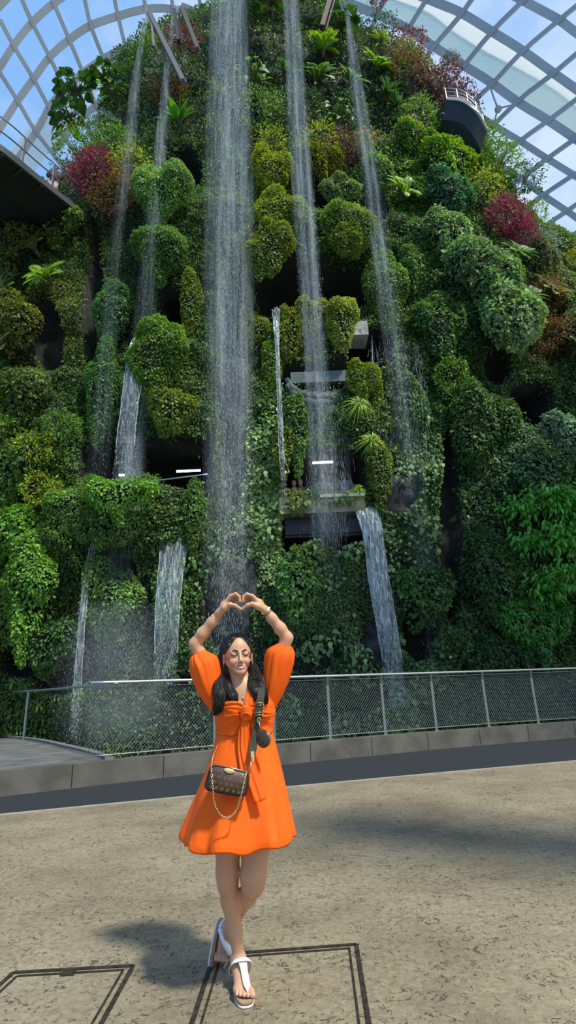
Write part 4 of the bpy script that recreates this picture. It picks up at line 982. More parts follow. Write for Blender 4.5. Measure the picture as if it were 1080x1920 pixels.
# sagging rock rim under the crescent
mb = MB(); rr2 = lambda k: list(.07+(.10*np.sin(np.linspace(0, 3.14, 20))+.035*np.sin(np.arange(20)*2.1+k)+.025*np.cos(np.arange(20)*3.7+k)))
C0 = spline([at(538, 712, y2-.45), at(556, 735, y2-.6), at(585, 746, y2-.65), at(622, 744, y2-.65), at(650, 728, y2-.55)], 20); cc0 = C0[10]
mb.tube([tuple(p-cc0) for p in C0], rr2(0), 10); mb.tube([tuple(p-cc0+[0, -.05, -.25]) for p in C0], rr2(2), 10); mb.tube([tuple(p-cc0+[.05, .02, -.42]) for p in C0[3:17]], rr2(4)[3:17], 9)
o = mb.build('curved_rock', noisy('wet_rock', (.03, .042, .04), (.10, .12, .11), 5, .7, 1.0), None, True); o.location = cc0; tag(o, 'wet grey rock rim curving under the dark crescent opening', 'rock')
o = pbox('concrete_stub', 660, 690, 600, 629, yf(675, 615)-.55, .8, PALE, 'pale concrete stub right of the plump mound', 'block')
mb = MB(); a, b_ = at(697, 628, yf(697, 650)+.15), at(699, 702, yf(697, 650)+.15); mb.tube([tuple(a-b_), (0, 0, 0)], .035, 8); o = mb.build('pole', STEEL); o.location = b_; tag(o, 'slim steel pole in the square dark opening', 'pole')
ROCKB = noisy('bare_wet_rock', (.012, .014, .014), (.050, .055, .052), 2.4, .75, .6, spec=.2)
def rock(px, py, w, h, label, proud=.12):
    P, N = place_on(px, py, proud); s = m_per_px(P); D = 24; V = []; rng = np.linspace(-1, 1, D)
    X, O, Z = basis(N*[1, 1, 0]); X = -X if X[0] < 0 else X
    gx, gz = np.meshgrid(rng, rng); r_ = (np.abs(gx)**3+np.abs(gz)**3)**(1/3); bul = np.sqrt(np.clip(1-r_**2, 0, 1))
    A = gx[..., None]*X*w*s/2 + gz[..., None]*Z*h*s/2
    n_ = .30*vnoise(A+P, 1.3, 61)+.16*vnoise(A+P, 4, 62); A = A + O*((bul*.45-.4+n_*bul))[..., None]
    ii_ = np.arange(D*D).reshape(D, D); F = np.stack([ii_[:-1, :-1], ii_[:-1, 1:], ii_[1:, 1:], ii_[1:, :-1]], -1).reshape(-1, 4)
    o = link('rock_outcrop', npmesh('rock_outcrop', A.reshape(-1, 3), F, smooth=True), ROCKB); o.location = P; return tag(o, label, 'rock')
rock(728, 800, 110, 170, 'bare wet grey rock face right of the mossy knob', .25)
rock(750, 960, 120, 150, 'bare brown rock between pale vines at parapet height', .12)
rock(430, 1120, 110, 170, 'dark smooth rock face behind her raised hands', .25)
rock(430, 800, 90, 300, 'dark wet rock behind the widest waterfall', .1)
rock(590, 1150, 70, 130, 'small bare patch of dark rock right of her arm', .1)
rock(700, 1200, 60, 120, 'dark rock beside the foot of the lower right chute', .1)
LAMP = bpy.data.materials.new('lamp_tube'); LAMP.use_nodes = True; _b = LAMP.node_tree.nodes['Principled BSDF']; _b.inputs['Emission Color'].default_value = (1, .93, .82, 1); _b.inputs['Emission Strength'].default_value = 5
def tube_lamp(a, b_, Y, label, r_=.035):
    A, B = at(*a, Y), at(*b_, Y); c = (A+B)/2; e = empty('ceiling_light', tuple(c), label=label, cat='light')
    MB().tube([tuple(A-c), tuple(B-c)], r_, 8).build('light_tube', LAMP, e, True)
    d_ = B-A; MB().bar([tuple(A-c+[0, .02, r_*1.6]), tuple(B-c+[0, .02, r_*1.6])], r_*2.6, r_*1.2, (0, 0, 1)).build('housing', DARKM, e)
tube_lamp((331, 884), (376, 882), yf(350, 884)+.9, 'lit tube lamp above the left walkway handrail')
tube_lamp((223, 891), (233, 891), yf(228, 884)+.9, 'short lit lamp behind the tall left water chute')
tube_lamp((586, 868), (624, 866), yf(600, 867)-.25, 'lit tube lamp above the people at the parapet')
tube_lamp((535, 885), (542, 884), yf(540, 884)+.4, 'small bright lamp left of the people opening')
# left walkway handrail
yy = lambda x, y: yf(x, y)-.25
HP = spline([at(158, 920, yy(158, 920)), at(200, 914, yy(200, 914)), at(260, 906, yy(260, 906)), at(320, 898, yy(320, 898)), at(392, 889, yy(392, 889))], 24)
r = empty('walkway_handrail', tuple(HP[12]-np.array([0, 0, 1.])), label='long thin handrail across the left walkway opening', cat='railing'); o_ = np.array(r.location)
MB().tube([tuple(p-o_) for p in HP], .028, 8).build('top_rail', STEEL, r, True)
for i in (0, 6, 11, 16, 21): MB().tube([tuple(HP[i]-o_), tuple(HP[i]-o_-[0, 0, 1.0])], .018, 6).build('post', POSTM, r, True)
# walkway slab, back wall and slotted pillars in the left opening
pbox('walkway_slab', 165, 392, 925, 935, yf(280, 930)-.1, 3.0, DARKM, 'dark walkway slab under the long thin handrail', 'slab')

# ================================================================== small figures
SKIN2 = mat('far_skin', (.36, .20, .13), .6); HAIR2 = mat('far_hair', (.015, .012, .01), .6)
def figure(P, face, shirt, trousers, label, h=1.68, arm=0.0, legs=True):
    """small standing person, local z up; body one skinned tube surface plus hair and clothing"""
    r = empty('person', tuple(P), (0, 0, face), label=label, cat='person'); s = h/1.7
    def L(*p): return [tuple(np.array(q)*s) for q in p]
    mb = MB()
    mb.sphere(L((0, -.01, 1.58))[0], (.085*s, .10*s, .12*s), 14, 10); mb.tube(L((0, 0, 1.30), (0, 0, 1.50)), .05*s, 10)
    mb.tube(L((0, 0, .85), (0, 0, 1.0), (0, 0, 1.2), (0, 0, 1.38)), [.14*s, .12*s, .15*s, .08*s], 12)
    for sx in (-1, 1):
        mb.tube(L((sx*.17, 0, 1.38), (sx*.22, .0, 1.12), (sx*.20, -.12-arm, 1.0+arm)), [.05*s, .042*s, .03*s], 8)
        mb.sphere(L((sx*.20, -.15-arm, 1.0+arm))[0], (.035*s, .045*s, .05*s), 8, 6)
        mb.tube(L((sx*.09, 0, .88), (sx*.09, -.02, .48), (sx*.09, .02, .06)), [.085*s, .055*s, .038*s], 8); mb.box(L((sx*.09, -.05, .04))[0], (.04*s, .11*s, .04*s))
    mb.build('body', SKIN2, r, True)
    MB().sphere(L((0, .02, 1.60))[0], (.098*s, .105*s, .125*s), 12, 8).build('hair', HAIR2, r, True)
    mb = MB(); mb.tube(L((0, 0, .86), (0, 0, 1.02), (0, 0, 1.22), (0, 0, 1.38), (0, 0, 1.43)), [.17*s, .15*s, .19*s, .15*s, .07*s], 14, flat=.75 if False else 1)
    for sx in (-1, 1): mb.tube(L((sx*.13, 0, 1.39), (sx*.21, 0, 1.28), (sx*.23, 0, 1.10)), [.075*s, .07*s, .06*s], 10)
    mb.build('shirt', mat('shirt', tuple(c*.45 for c in shirt), .8), r, True)
    if legs:
        mb = MB()
        for sx in (-1, 1): mb.tube(L((sx*.08, 0, .94), (sx*.09, 0, .5), (sx*.09, .02, .1)), [.11*s, .085*s, .06*s], 10)
        mb.build('trousers', mat('trousers', trousers, .8), r, True)
    return r
for px, py, sh, lab, hh in ((551, 905, (.25, .22, .24), 'leftmost small person in grey behind the mossy parapet', 1.55), (563, 903, (.18, .10, .12), 'small person in dark maroon behind the mossy parapet', 1.6),
                        (604, 893, (.45, .42, .45), 'person in pale grey behind the falling water at the parapet', 1.7), (616, 896, (.5, .45, .46), 'person in light pink grey beside the pale grey one', 1.6),
                        (645, 890, (.36, .38, .50), 'person in blue grey shirt seen from behind at the parapet', 1.75)):
    Y = y_+.30; hd = at(px, py, Y); figure((hd[0], hd[1], hd[2]-hh*.95), math.pi if px == 645 else 0, sh, (.04, .04, .05), lab, hh)
i = 17
for k, (px, py, lab, sh) in enumerate(((118, 328, 'person in dark top leaning on the raised walkway rail', (.09, .07, .06)), (90, 312, 'person in pink behind the first post of the raised walkway', (.7, .35, .38)))):
    j = int(np.argmin(abs(proj(U0)[0]-px))); P = U0[j]+lft[j]*(.45 if k == 0 else 2.2)+[0, 0, .16]; figure(P, math.pi*.1, sh, (.4, .28, .22) if k == 0 else (.05, .05, .07), lab, 1.65, .05)
# ================================================================== falling water
WAT = bpy.data.materials.new('falling_drops'); WAT.use_nodes = True; t = WAT.node_tree; b = t.nodes['Principled BSDF']
b.inputs['Base Color'].default_value = (.74, .81, .85, 1); b.inputs['Roughness'].default_value = .25; b.inputs['Alpha'].default_value = .34
b.inputs['Specular IOR Level'].default_value = .6
def veilmat(name, alpha, scale=(7, 7, .35), col=(.80, .88, .90), lo=.42, hi=.75, fade=None):
    m = bpy.data.materials.new(name); m.use_nodes = True; t = m.node_tree; t.nodes.clear()
    tcn = nn(t, 'ShaderNodeTexCoord'); mp = nn(t, 'ShaderNodeMapping'); mp.inputs['Scale'].default_value = scale; t.links.new(tcn.outputs['Object'], mp.inputs['Vector'])
    n = nn(t, 'ShaderNodeTexNoise'); n.inputs['Scale'].default_value = 1.0; n.inputs['Detail'].default_value = 5; n.inputs['Roughness'].default_value = .65; t.links.new(mp.outputs[0], n.inputs['Vector'])
    r = nn(t, 'ShaderNodeMapRange'); r.inputs[1].default_value = lo; r.inputs[2].default_value = hi; r.inputs[3].default_value = alpha*.15; r.inputs[4].default_value = alpha; t.links.new(n.outputs['Fac'], r.inputs[0])
    a = nn(t, 'ShaderNodeAttribute', attribute_name='Col'); mu = nn(t, 'ShaderNodeMath', operation='MULTIPLY'); t.links.new(r.outputs[0], mu.inputs[0]); t.links.new(a.outputs['Fac'], mu.inputs[1])
    d = nn(t, 'ShaderNodeBsdfDiffuse'); d.inputs[0].default_value = (*col, 1); tl = nn(t, 'ShaderNodeBsdfTranslucent'); tl.inputs[0].default_value = (*col, 1)
    m1 = nn(t, 'ShaderNodeMixShader'); t.links.new(d.outputs[0], m1.inputs[1]); t.links.new(tl.outputs[0], m1.inputs[2])
    tr = nn(t, 'ShaderNodeBsdfTransparent'); m2 = nn(t, 'ShaderNodeMixShader'); t.links.new(mu.outputs[0], m2.inputs[0]); t.links.new(tr.outputs[0], m2.inputs[1]); t.links.new(m1.outputs[0], m2.inputs[2])
    o = nn(t, 'ShaderNodeOutputMaterial'); t.links.new(m2.outputs[0], o.inputs[0]); return m
VEIL = veilmat('water_veil', .46, col=(.66, .74, .78)); VEILS = veilmat('water_veil_thin', .36, col=(.66, .74, .78)); MIST = veilmat('mist_veil', .16, (.8, .8, .5), lo=.3, hi=.7)
def waterfall(path, label, n, drop=(.10, .35), thick=.0035, depth=.5, edge=0.0, veil=VEIL, name='waterfall', profile=None, layers=2):
    """path rows: px, py, depth Y, half width in px, density; water falls as strands in a slab of real depth"""
    A = np.array(path, float); A[:, 2] += DY; C_ = spline(A, 60); P = at(C_[:, 0], C_[:, 1], C_[:, 2]); W_ = C_[:, 3]*proj(P)[2]/FPX; D_ = np.clip(C_[:, 4], 0, 5)
    L = np.concatenate([[0], np.cumsum(np.linalg.norm(np.diff(P, axis=0), axis=1))]); T_ = nrm(np.gradient(P, axis=0)); X = np.tile([1., 0, 0], (60, 1)); X = nrm(X-T_*(X*T_).sum(1, keepdims=True))
    r = empty(name, tuple(P[0]), label=label, cat='waterfall'); o = P[0]
    w = np.repeat(D_, 1); cdf = np.cumsum(np.interp(np.linspace(0, 59, 600), np.arange(60), D_)); cdf /= cdf[-1]
    u = np.interp(RNG.random(n), cdf, np.linspace(0, 59, 600)); f = lambda B: np.stack([np.interp(u, np.arange(60), B[:, k]) for k in range(3)], 1)
    p, tt_, xx = f(P), f(T_), f(X); wd = np.interp(u, np.arange(60), W_)
    # strands bunch in a few columns
    k_ = max(3, int(np.mean(W_)*9)); cen = RNG.uniform(-1, 1, k_); s = np.where(RNG.random(n) < .45, cen[RNG.integers(0, k_, n)]+RNG.normal(0, .10, n), RNG.normal(0, .55, n) if edge == 0 else RNG.uniform(-1, 1, n))
    s = np.clip(s, -1.25, 1.25)
    Y_ = np.cross(tt_, xx); p = p+xx*(s*wd)[:, None]+Y_*(RNG.normal(0, depth/2, n))[:, None]
    p = p-o; l = RNG.uniform(drop[0], drop[1], n)[:, None]; th = thick*np.exp(RNG.normal(0, .35, n))[:, None]; tt_ = nrm(tt_+RNG.normal(0, .025, (n, 3)))
    S = nrm(np.cross(tt_, [0, 1., 0])); U = np.cross(S, tt_)
    V = np.stack([p, p+tt_*l*.6+S*th, p+tt_*l*.6-S*th*.5+U*th*.87, p+tt_*l*.6-S*th*.5-U*th*.87, p+tt_*l], 1).reshape(-1, 3)
    b_ = np.arange(n)[:, None]*5; F = np.concatenate([b_+[0, 1, 2], b_+[0, 2, 3], b_+[0, 3, 1], b_+[4, 2, 1], b_+[4, 3, 2], b_+[4, 1, 3]], 1).reshape(-1, 3)
    tag(link('spray', npmesh('spray', V, F), WAT, r), kind='stuff')
    if veil is not None:
        for ly in range(layers):
            nx = 25; gx = np.linspace(-1, 1, nx); V = []; cl = []
            off = (ly-(layers-1)/2)*depth*.8
            for i in range(60):
                for x in gx:
                    q = P[i]+X[i]*x*W_[i]*1.15+np.cross(T_[i], X[i])*(off+.06*math.sin(x*7+ly+i*.2)); V.append(q-o)
                    e = (1-abs(x)**2.5) if edge == 0 else min(1, (1.02-abs(x))*12)
                    cl.append(max(0, e)*min(1, D_[i])*min(1, (i+.0)/2.0)*min(1, (59-i)/8.0))
            V = np.array(V); c = np.repeat(np.array(cl)[:, None], 3, 1); ii_ = np.arange(60*nx).reshape(60, nx); F = np.stack([ii_[:-1, :-1], ii_[:-1, 1:], ii_[1:, 1:], ii_[1:, :-1]], -1).reshape(-1, 4)
            link('veil', npmesh('veil', V, F, c, smooth=True), veil, r)
    return r
Yw = 12.5
waterfall([(430, -60, Yw, 30, 1), (430, 100, Yw, 34, 1), (430, 300, Yw, 40, 1), (430, 600, Yw, 42, 1), (430, 850, Yw, 42, .7), (428, 1000, Yw, 42, .4), (426, 1100, Yw, 42, .2), (426, 1200, Yw, 42, .12), (426, 1330, Yw, 40, .08)],
          'widest tall waterfall dropping straight behind her raised hands', 19000, (.03, .16), .003, .9)
waterfall([(541, -60, Yw+.2, 10, 1.2), (549, 60, Yw+.2, 14, 1.2), (560, 250, Yw+.2, 18, 1), (575, 450, Yw+.2, 19, 1), (590, 650, Yw+.2, 20, .9), (603, 850, Yw+.2, 22, .6), (611, 1000, Yw+.2, 23, .4), (620, 1160, Yw+.2, 24, .2)],
          'second tall waterfall falling right of the widest one', 8000, (.03, .15), .003, .6)
waterfall([(636, -10, 15.2, 1.5, 1.5), (650, 30, 14.6, 2.5, 1.5), (659, 90, 14.0, 7, 1.2), (675, 200, 13.4, 12, 1), (695, 330, 13.0, 15, 1), (712, 460, 12.8, 17, .9), (735, 620, 12.7, 19, .5), (765, 820, 12.7, 21, .35), (800, 1080, 12.7, 22, .25), (822, 1270, 12.7, 22, .3)],
          'rightmost tall waterfall curving out from the skyline', 5500, (.03, .14), .003, .45, veil=VEILS)
waterfall([(337, 0, 15.4, 1.5, 1.5), (330, 12, 15.1, 2, 1.5), (320, 75, 14.3, 3.5, 1.5), (313, 140, 13.8, 6, 1.1), (302, 260, 13.3, 9, 1), (296, 350, 13.0, 11, .8), (282, 480, 12.8, 14, .4), (262, 700, 12.6, 19, .4), (245, 860, 12.6, 22, .7), (228, 1000, 12.6, 26, .6), (205, 1250, 12.6, 34, .5)],
          'thin tall jet arching from the skyline left of the widest waterfall', 4500, (.03, .13), .003, .4, veil=VEILS)
waterfall([(278, 20, 15.4, 1.5, 1.5), (272, 40, 15, 2, 1.4), (262, 100, 14.2, 3, 1.2), (250, 190, 13.6, 8, .8), (240, 290, 13.2, 9, .7), (226, 400, 12.9, 9, .4), (208, 560, 12.7, 12, .22), (190, 800, 12.6, 20, .3), (175, 1000, 12.6, 24, .25)],
          'faint leftmost jet falling past the red leaved shrub', 2300, (.03, .13), .003, .4, veil=VEILS)
# glassy chutes that leave the wall as clear sheets and break into drops
GLW = bpy.data.materials.new('clear_sheet'); GLW.use_nodes = True; t = GLW.node_tree; t.nodes.clear()
tcn = nn(t, 'ShaderNodeTexCoord'); mp = nn(t, 'ShaderNodeMapping'); mp.inputs['Scale'].default_value = (16, 5, 2.2); n = nn(t, 'ShaderNodeTexNoise'); n.inputs['Scale'].default_value = 1; n.inputs['Detail'].default_value = 5; n.inputs['Distortion'].default_value = 1.2
t.links.new(tcn.outputs['Object'], mp.inputs[0]); t.links.new(mp.outputs[0], n.inputs['Vector'])
bp = nn(t, 'ShaderNodeBump'); bp.inputs['Strength'].default_value = .9; bp.inputs['Distance'].default_value = .05; t.links.new(n.outputs['Fac'], bp.inputs['Height'])
gl = nn(t, 'ShaderNodeBsdfGlossy'); gl.inputs['Roughness'].default_value = .12; t.links.new(bp.outputs[0], gl.inputs['Normal'])
tr = nn(t, 'ShaderNodeBsdfTransparent'); tr.inputs[0].default_value = (.84, .93, .93, 1); df = nn(t, 'ShaderNodeBsdfDiffuse'); df.inputs[0].default_value = (.82, .9, .93, 1)
a = nn(t, 'ShaderNodeAttribute', attribute_name='Col'); r_ = nn(t, 'ShaderNodeMapRange'); r_.inputs[1].default_value = .48; r_.inputs[2].default_value = .66; t.links.new(n.outputs['Fac'], r_.inputs[0])
ad = nn(t, 'ShaderNodeMath', operation='MULTIPLY'); t.links.new(r_.outputs[0], ad.inputs[0]); t.links.new(a.outputs['Fac'], ad.inputs[1])
ad2 = nn(t, 'ShaderNodeMath', operation='MULTIPLY_ADD'); ad2.inputs[1].default_value = .34; t.links.new(ad.outputs[0], ad2.inputs[0]); 
ad3 = nn(t, 'ShaderNodeMath', operation='MULTIPLY'); ad3.inputs[1].default_value = .06; t.links.new(a.outputs['Fac'], ad3.inputs[0]); t.links.new(ad3.outputs[0], ad2.inputs[2])
m1 = nn(t, 'ShaderNodeMixShader'); m1.inputs[0].default_value = .15; t.links.new(tr.outputs[0], m1.inputs[1]); t.links.new(gl.outputs[0], m1.inputs[2])
m2 = nn(t, 'ShaderNodeMixShader'); t.links.new(ad2.outputs[0], m2.inputs[0]); t.links.new(m1.outputs[0], m2.inputs[1]); t.links.new(df.outputs[0], m2.inputs[2])
m3 = nn(t, 'ShaderNodeMixShader'); sg = nn(t, 'ShaderNodeSeparateColor'); t.links.new(a.outputs['Color'], sg.inputs[0]); tr2 = nn(t, 'ShaderNodeBsdfTransparent')
t.links.new(sg.outputs[2], m3.inputs[0]); t.links.new(tr2.outputs[0], m3.inputs[1]); t.links.new(m2.outputs[0], m3.inputs[2])
oo = nn(t, 'ShaderNodeOutputMaterial'); t.links.new(m3.outputs[0], oo.inputs[0])
def chute(rows, label, nspray, rim=.02, white=.6):
    """rows: py, xleft, xright, Y"""
    A = spline(np.array(rows, float), 60); A[:, 3] += DY; n = 60; nx = 17
    Lp = at(A[:, 1], A[:, 0], A[:, 3]); Rp = at(A[:, 2], A[:, 0]-(A[:, 2]-A[:, 1])*.06, A[:, 3]+.1); o = (Lp[0]+Rp[0])/2
    r = empty('water_chute', tuple(o), label=label, cat='waterfall'); V = []; c = []
    for i in range(n):
        for j in range(nx):
            f = j/(nx-1); q = Lp[i]*(1-f)+Rp[i]*f; q = q+np.array([0, -.10*math.sin(math.pi*f)+.03*math.sin(f*17+i*.3), .02*math.sin(i*.9+f*9)*i/n]); V.append(q-o)
            brk = i/(n-1); vis = 1.0 if brk < .55 else max(0, 1-(brk-.55)/.45)
            c.append([white+(.4 if i < 3 else 0)+.5*brk]*2+[vis])
    ii_ = np.arange(n*nx).reshape(n, nx); F = np.stack([ii_[:-1, :-1], ii_[:-1, 1:], ii_[1:, 1:], ii_[1:, :-1]], -1).reshape(-1, 4)
    link('sheet', npmesh('sheet', np.array(V), F, np.array(c), smooth=True), GLW, r)
    mb = MB()
    for E_ in (Lp, Rp):
        E2 = E_[:int(n*.85)]-o; rr_ = [rim*.6*(1+.35*math.sin(i*1.7)) for i in range(len(E2))]; mb.tube([tuple(e+[.006*math.sin(i*.8), 0, 0]) for i, e in enumerate(E2)], rr_, 6)
    mb.build('rim', WAT, r, True)
    u = RNG.random(nspray)**.6*(n-1); f = RNG.random(nspray); i0 = u.astype(int); q = Lp[i0]*(1-f[:, None])+Rp[i0]*f[:, None]+RNG.normal(0, .03, (nspray, 3)); q[:, 1] -= .05
    nxt = np.minimum(i0+1, n-1); tt_ = nrm(np.where((i0 == nxt)[:, None], [0, 0, -1.], Lp[nxt]-Lp[i0])+RNG.normal(0, .03, (nspray, 3))); q = q-o; l = RNG.uniform(.03, .13, nspray)[:, None]; th = .005*np.exp(RNG.normal(0, .4, nspray))[:, None]
    S = nrm(np.cross(tt_, [0, 1., 0])); U = np.cross(S, tt_)
    V = np.stack([q, q+tt_*l*.6+S*th, q+tt_*l*.6-S*th*.5+U*th*.87, q+tt_*l*.6-S*th*.5-U*th*.87, q+tt_*l], 1).reshape(-1, 3)
    b_ = np.arange(nspray)[:, None]*5; F = np.concatenate([b_+[0, 1, 2], b_+[0, 2, 3], b_+[0, 3, 1], b_+[4, 2, 1], b_+[4, 3, 2], b_+[4, 1, 3]], 1).reshape(-1, 3)
    tag(link('spray', npmesh('spray', V, F), WAT, r), kind='stuff'); return r
chute([(629, 262, 291, 13.2), (635, 250, 287, 12.6), (655, 242, 279, 12.35), (700, 234, 270, 12.2), (760, 227, 259, 12.1), (830, 218, 252, 12.0), (930, 208, 242, 11.9)], 'tall glassy water chute at left leaving a stone lip', 700, .018, .45)
chute([(968, 312, 362, 13.1), (980, 304, 356, 12.8), (1020, 301, 352, 12.6), (1080, 296, 343, 12.4), (1150, 291, 336, 12.2), (1220, 290, 333, 12.1), (1290, 288, 330, 12.0)], 'wide low glassy water chute left of her arm', 900, .016, .55)
chute([(953, 668, 706, 13.2), (962, 668, 712, 12.9), (1010, 682, 718, 12.7), (1080, 690, 728, 12.5), (1150, 702, 740, 12.4), (1230, 716, 752, 12.3), (1330, 730, 760, 12.2)], 'lower right white water chute over the railing', 2200, .016, 2.0)
chute([(992, 180, 188, 13.2), (1010, 174, 184, 12.9), (1060, 161, 172, 12.6), (1120, 153, 164, 12.4), (1190, 146, 158, 12.3), (1290, 138, 152, 12.2), (1390, 132, 148, 12.1)], 'thin low spout at left beside the bright bush wall', 500, .014, .9)
chute([(580, 511, 524, 13.0), (600, 512, 523, 12.7), (640, 516, 523, 12.5), (700, 518, 525, 12.4), (780, 521, 529, 12.3), (860, 524, 533, 12.2), (960, 529, 541, 12.1)], 'slim white spout in the centre of the wall', 500, .016, 1.0)
# mist and dripping curtains
waterfall([(255, 820, 12.8, 18, .7), (250, 880, 12.8, 20, 1), (245, 940, 12.8, 24, .8), (240, 1000, 12.8, 30, .3)], 'soft plume of spray beside the tall left chute', 1500, (.05, .15), .003, .5, veil=MIST, name='spray_plume')
waterfall([(230, 1130, 12.0, 60, .3), (225, 1200, 12.0, 80, .6), (220, 1270, 12.0, 90, .6), (220, 1400, 12.0, 95, .5)], 'mist cloud at the foot of the left falls', 5000, (.02, .07), .0022, 1.0, veil=MIST, name='mist', layers=3)
waterfall([(600, 735, 12.9, 36, .3), (610, 800, 12.9, 40, .3), (614, 900, 12.9, 42, .3), (616, 1020, 12.9, 44, .2)], 'thin dripping curtain under the rock rim', 1500, (.08, .3), .003, .3, veil=VEILS, name='dripping_curtain')
waterfall([(740, 640, 13.2, 40, .3), (750, 740, 13.2, 46, .3), (770, 900, 13.2, 46, .2)], 'faint drizzle over the bare rock on the right', 1500, (.06, .25), .003, .3, veil=None, name='drizzle')

# ================================================================== broadleaf tree at the right edge
TB = (7.6, 9.9, 0)
def tree():
    root = empty('broadleaf_tree', (9.6, 15.0, -4.1), label='bright leaved tree reaching in at the right edge beside the railing', cat='tree'); o = np.array(root.location)
    mb = MB(); mb.tube([(0, 0, 0), (.1, 0, 3), (.0, -.2, 6), (.3, -.3, 10), (.6, -.3, 14)], [.3, .25, .2, .14, .05], 10)
    tips = []
    for (px, py, Y) in [(985, 945, 11.5), (1040, 930, 11.2), (1000, 1010, 11.4), (1060, 1000, 11), (1020, 1090, 11.6), (1075, 1070, 11.2), (1060, 940, 11.3), (1090, 1010, 11.3), (1120, 960, 11.4), (1150, 860, 11.6), (1200, 1000, 11.3)]:
        T = at(px, py, Y+3.2)-o; a = np.array([.1, -.2, max(3., T[2]-1.2)]); mb.tube([tuple(a), tuple((a+T)/2+[0, 0, .35]), tuple(T)], [.09, .05, .02], 6); tips.append((T, .85))
    for k in range(26):
        T = np.array([RNG.uniform(-.2, 3.6), RNG.uniform(-2.6, .6), RNG.uniform(9.5, 15.5)]); tips.append((T, 1.0)); mb.tube([(.2, -.2, T[2]-1.5), tuple(T)], [.08, .03], 5)
    mb.build('trunk', STEM, root, True)
    ps = []
    for T, R in tips:
        n = int(130*R**2/.3); D = nrm(RNG.normal(0, 1, (n, 3))); P = T+D*RNG.uniform(.1, 1, n)[:, None]*[R, R*.8, R*.65]
        t_ = nrm(D*[1, 1, .2]+[0, -.1, -.75]+RNG.normal(0, .3, (n, 3))); N = nrm([0, -.3, 1]+RNG.normal(0, .4, (n, 3)))
        ps.append(leaf_arrays(P, t_, N, RNG.uniform(.14, .26, n), .38, jitcol((.11, .36, .05), n, .25), True))
    V, F, c = merge(ps); link('foliage', npmesh('foliage', V, F, c), LEAF, root)
tree()
mound(985, 1165, 190, 110, (.06, .20, .035), 'soft green fern bank at lower right above the railing', .10, .5, depth=.6)
mound(920, 1230, 160, 90, (.03, .08, .02), 'dim dark shrub band just above the right handrail', .10, .2, depth=.4)
# ================================================================== the woman
import openvdb
YC = 3.02
def pt(px, py, Y): return at(px, py, Y)
class SDF:
    def __init__(s, lo, hi, vx):
        s.lo = np.array(lo); s.vx = vx; s.n = np.ceil((np.array(hi)-s.lo)/vx).astype(int); s.g = np.full(s.n, .05, np.float32)
    def _sub(s, lo, hi, m):
        a = np.clip(((lo-m-s.lo)/s.vx).astype(int), 0, s.n); b = np.clip(((hi+m-s.lo)/s.vx).astype(int)+1, 0, s.n)
        if (b <= a).any(): return None
        ax = [s.lo[k]+s.vx*np.arange(a[k], b[k]) for k in range(3)]
        return (slice(a[0], b[0]), slice(a[1], b[1]), slice(a[2], b[2])), np.stack(np.meshgrid(*ax, indexing='ij'), -1)
    def _mix(s, sl, d, k, sub=False):
        g = s.g[sl]
        if sub:
            h = np.clip(.5-.5*(g+d)/k, 0, 1); s.g[sl] = g+(-d-g)*h+k*h*(1-h)
        else:
            h = np.clip(.5+.5*(g-d)/k, 0, 1); s.g[sl] = g+(d-g)*h-k*h*(1-h)
    def cone(s, a, b, ra, rb, k=.02, sub=False):
        a = np.array(a, float); b = np.array(b, float); r = max(ra, rb); q = s._sub(np.minimum(a, b)-r, np.maximum(a, b)+r, k+.012)
        if q is None: return
        sl, P = q; ab = b-a; t = np.clip(((P-a)@ab)/(ab@ab+1e-12), 0, 1); d = np.linalg.norm(P-a-t[..., None]*ab, axis=-1)-(ra+(rb-ra)*t)
        s._mix(sl, d.astype(np.float32), k, sub)
    def chain(s, pts, rs, k=.02):
        for i in range(len(pts)-1): s.cone(pts[i], pts[i+1], rs[i], rs[i+1], k)
    def ell(s, c, r, k=.02, R=None, sub=False):
        c = np.array(c, float); r = np.array(r, float); m = r.max(); q = s._sub(c-m, c+m, k+.012)
        if q is None: return
        sl, P = q; p = P-c
        if R is not None: p = p@np.array(R)
        k0 = np.linalg.norm(p/r, axis=-1); k1 = np.linalg.norm(p/(r*r), axis=-1)
        s._mix(sl, (k0*(k0-1)/np.maximum(k1, 1e-6)).astype(np.float32), k, sub)
    def mesh(s, name):
        gr = openvdb.FloatGrid(.05); gr.copyFromArray(s.g); gr.transform = openvdb.createLinearTransform(1.0)
        P, Q = gr.convertToQuads(0.0)
        P = P*s.vx+s.lo; return P, np.array(Q)[:, ::-1]
# --- joints from the pose
toeR = atz(461, 1882, 0.02); toeR_Y = toeR[1]
heelR = np.array([atz(452, 1812, 0.02)[0], toeR_Y+.235, .035]); ankR = np.array([heelR[0]+.003, toeR_Y+.195, .10])
kneeR = pt(427, 1648, YC+.02); hipR = pt(430, 1490, YC+.04)
kneeL = pt(474, 1652, YC-.02); hipL = pt(482, 1490, YC+.04); ankL = pt(431, 1738, YC+.26); ballL = atz(413, 1797, .03)
pel = (hipR+hipL)/2+[0, 0, .03]
sd0 = SDF([-.62, 2.62, -.01], [.16, 3.52, 1.98], .0026)
S_ = sd0
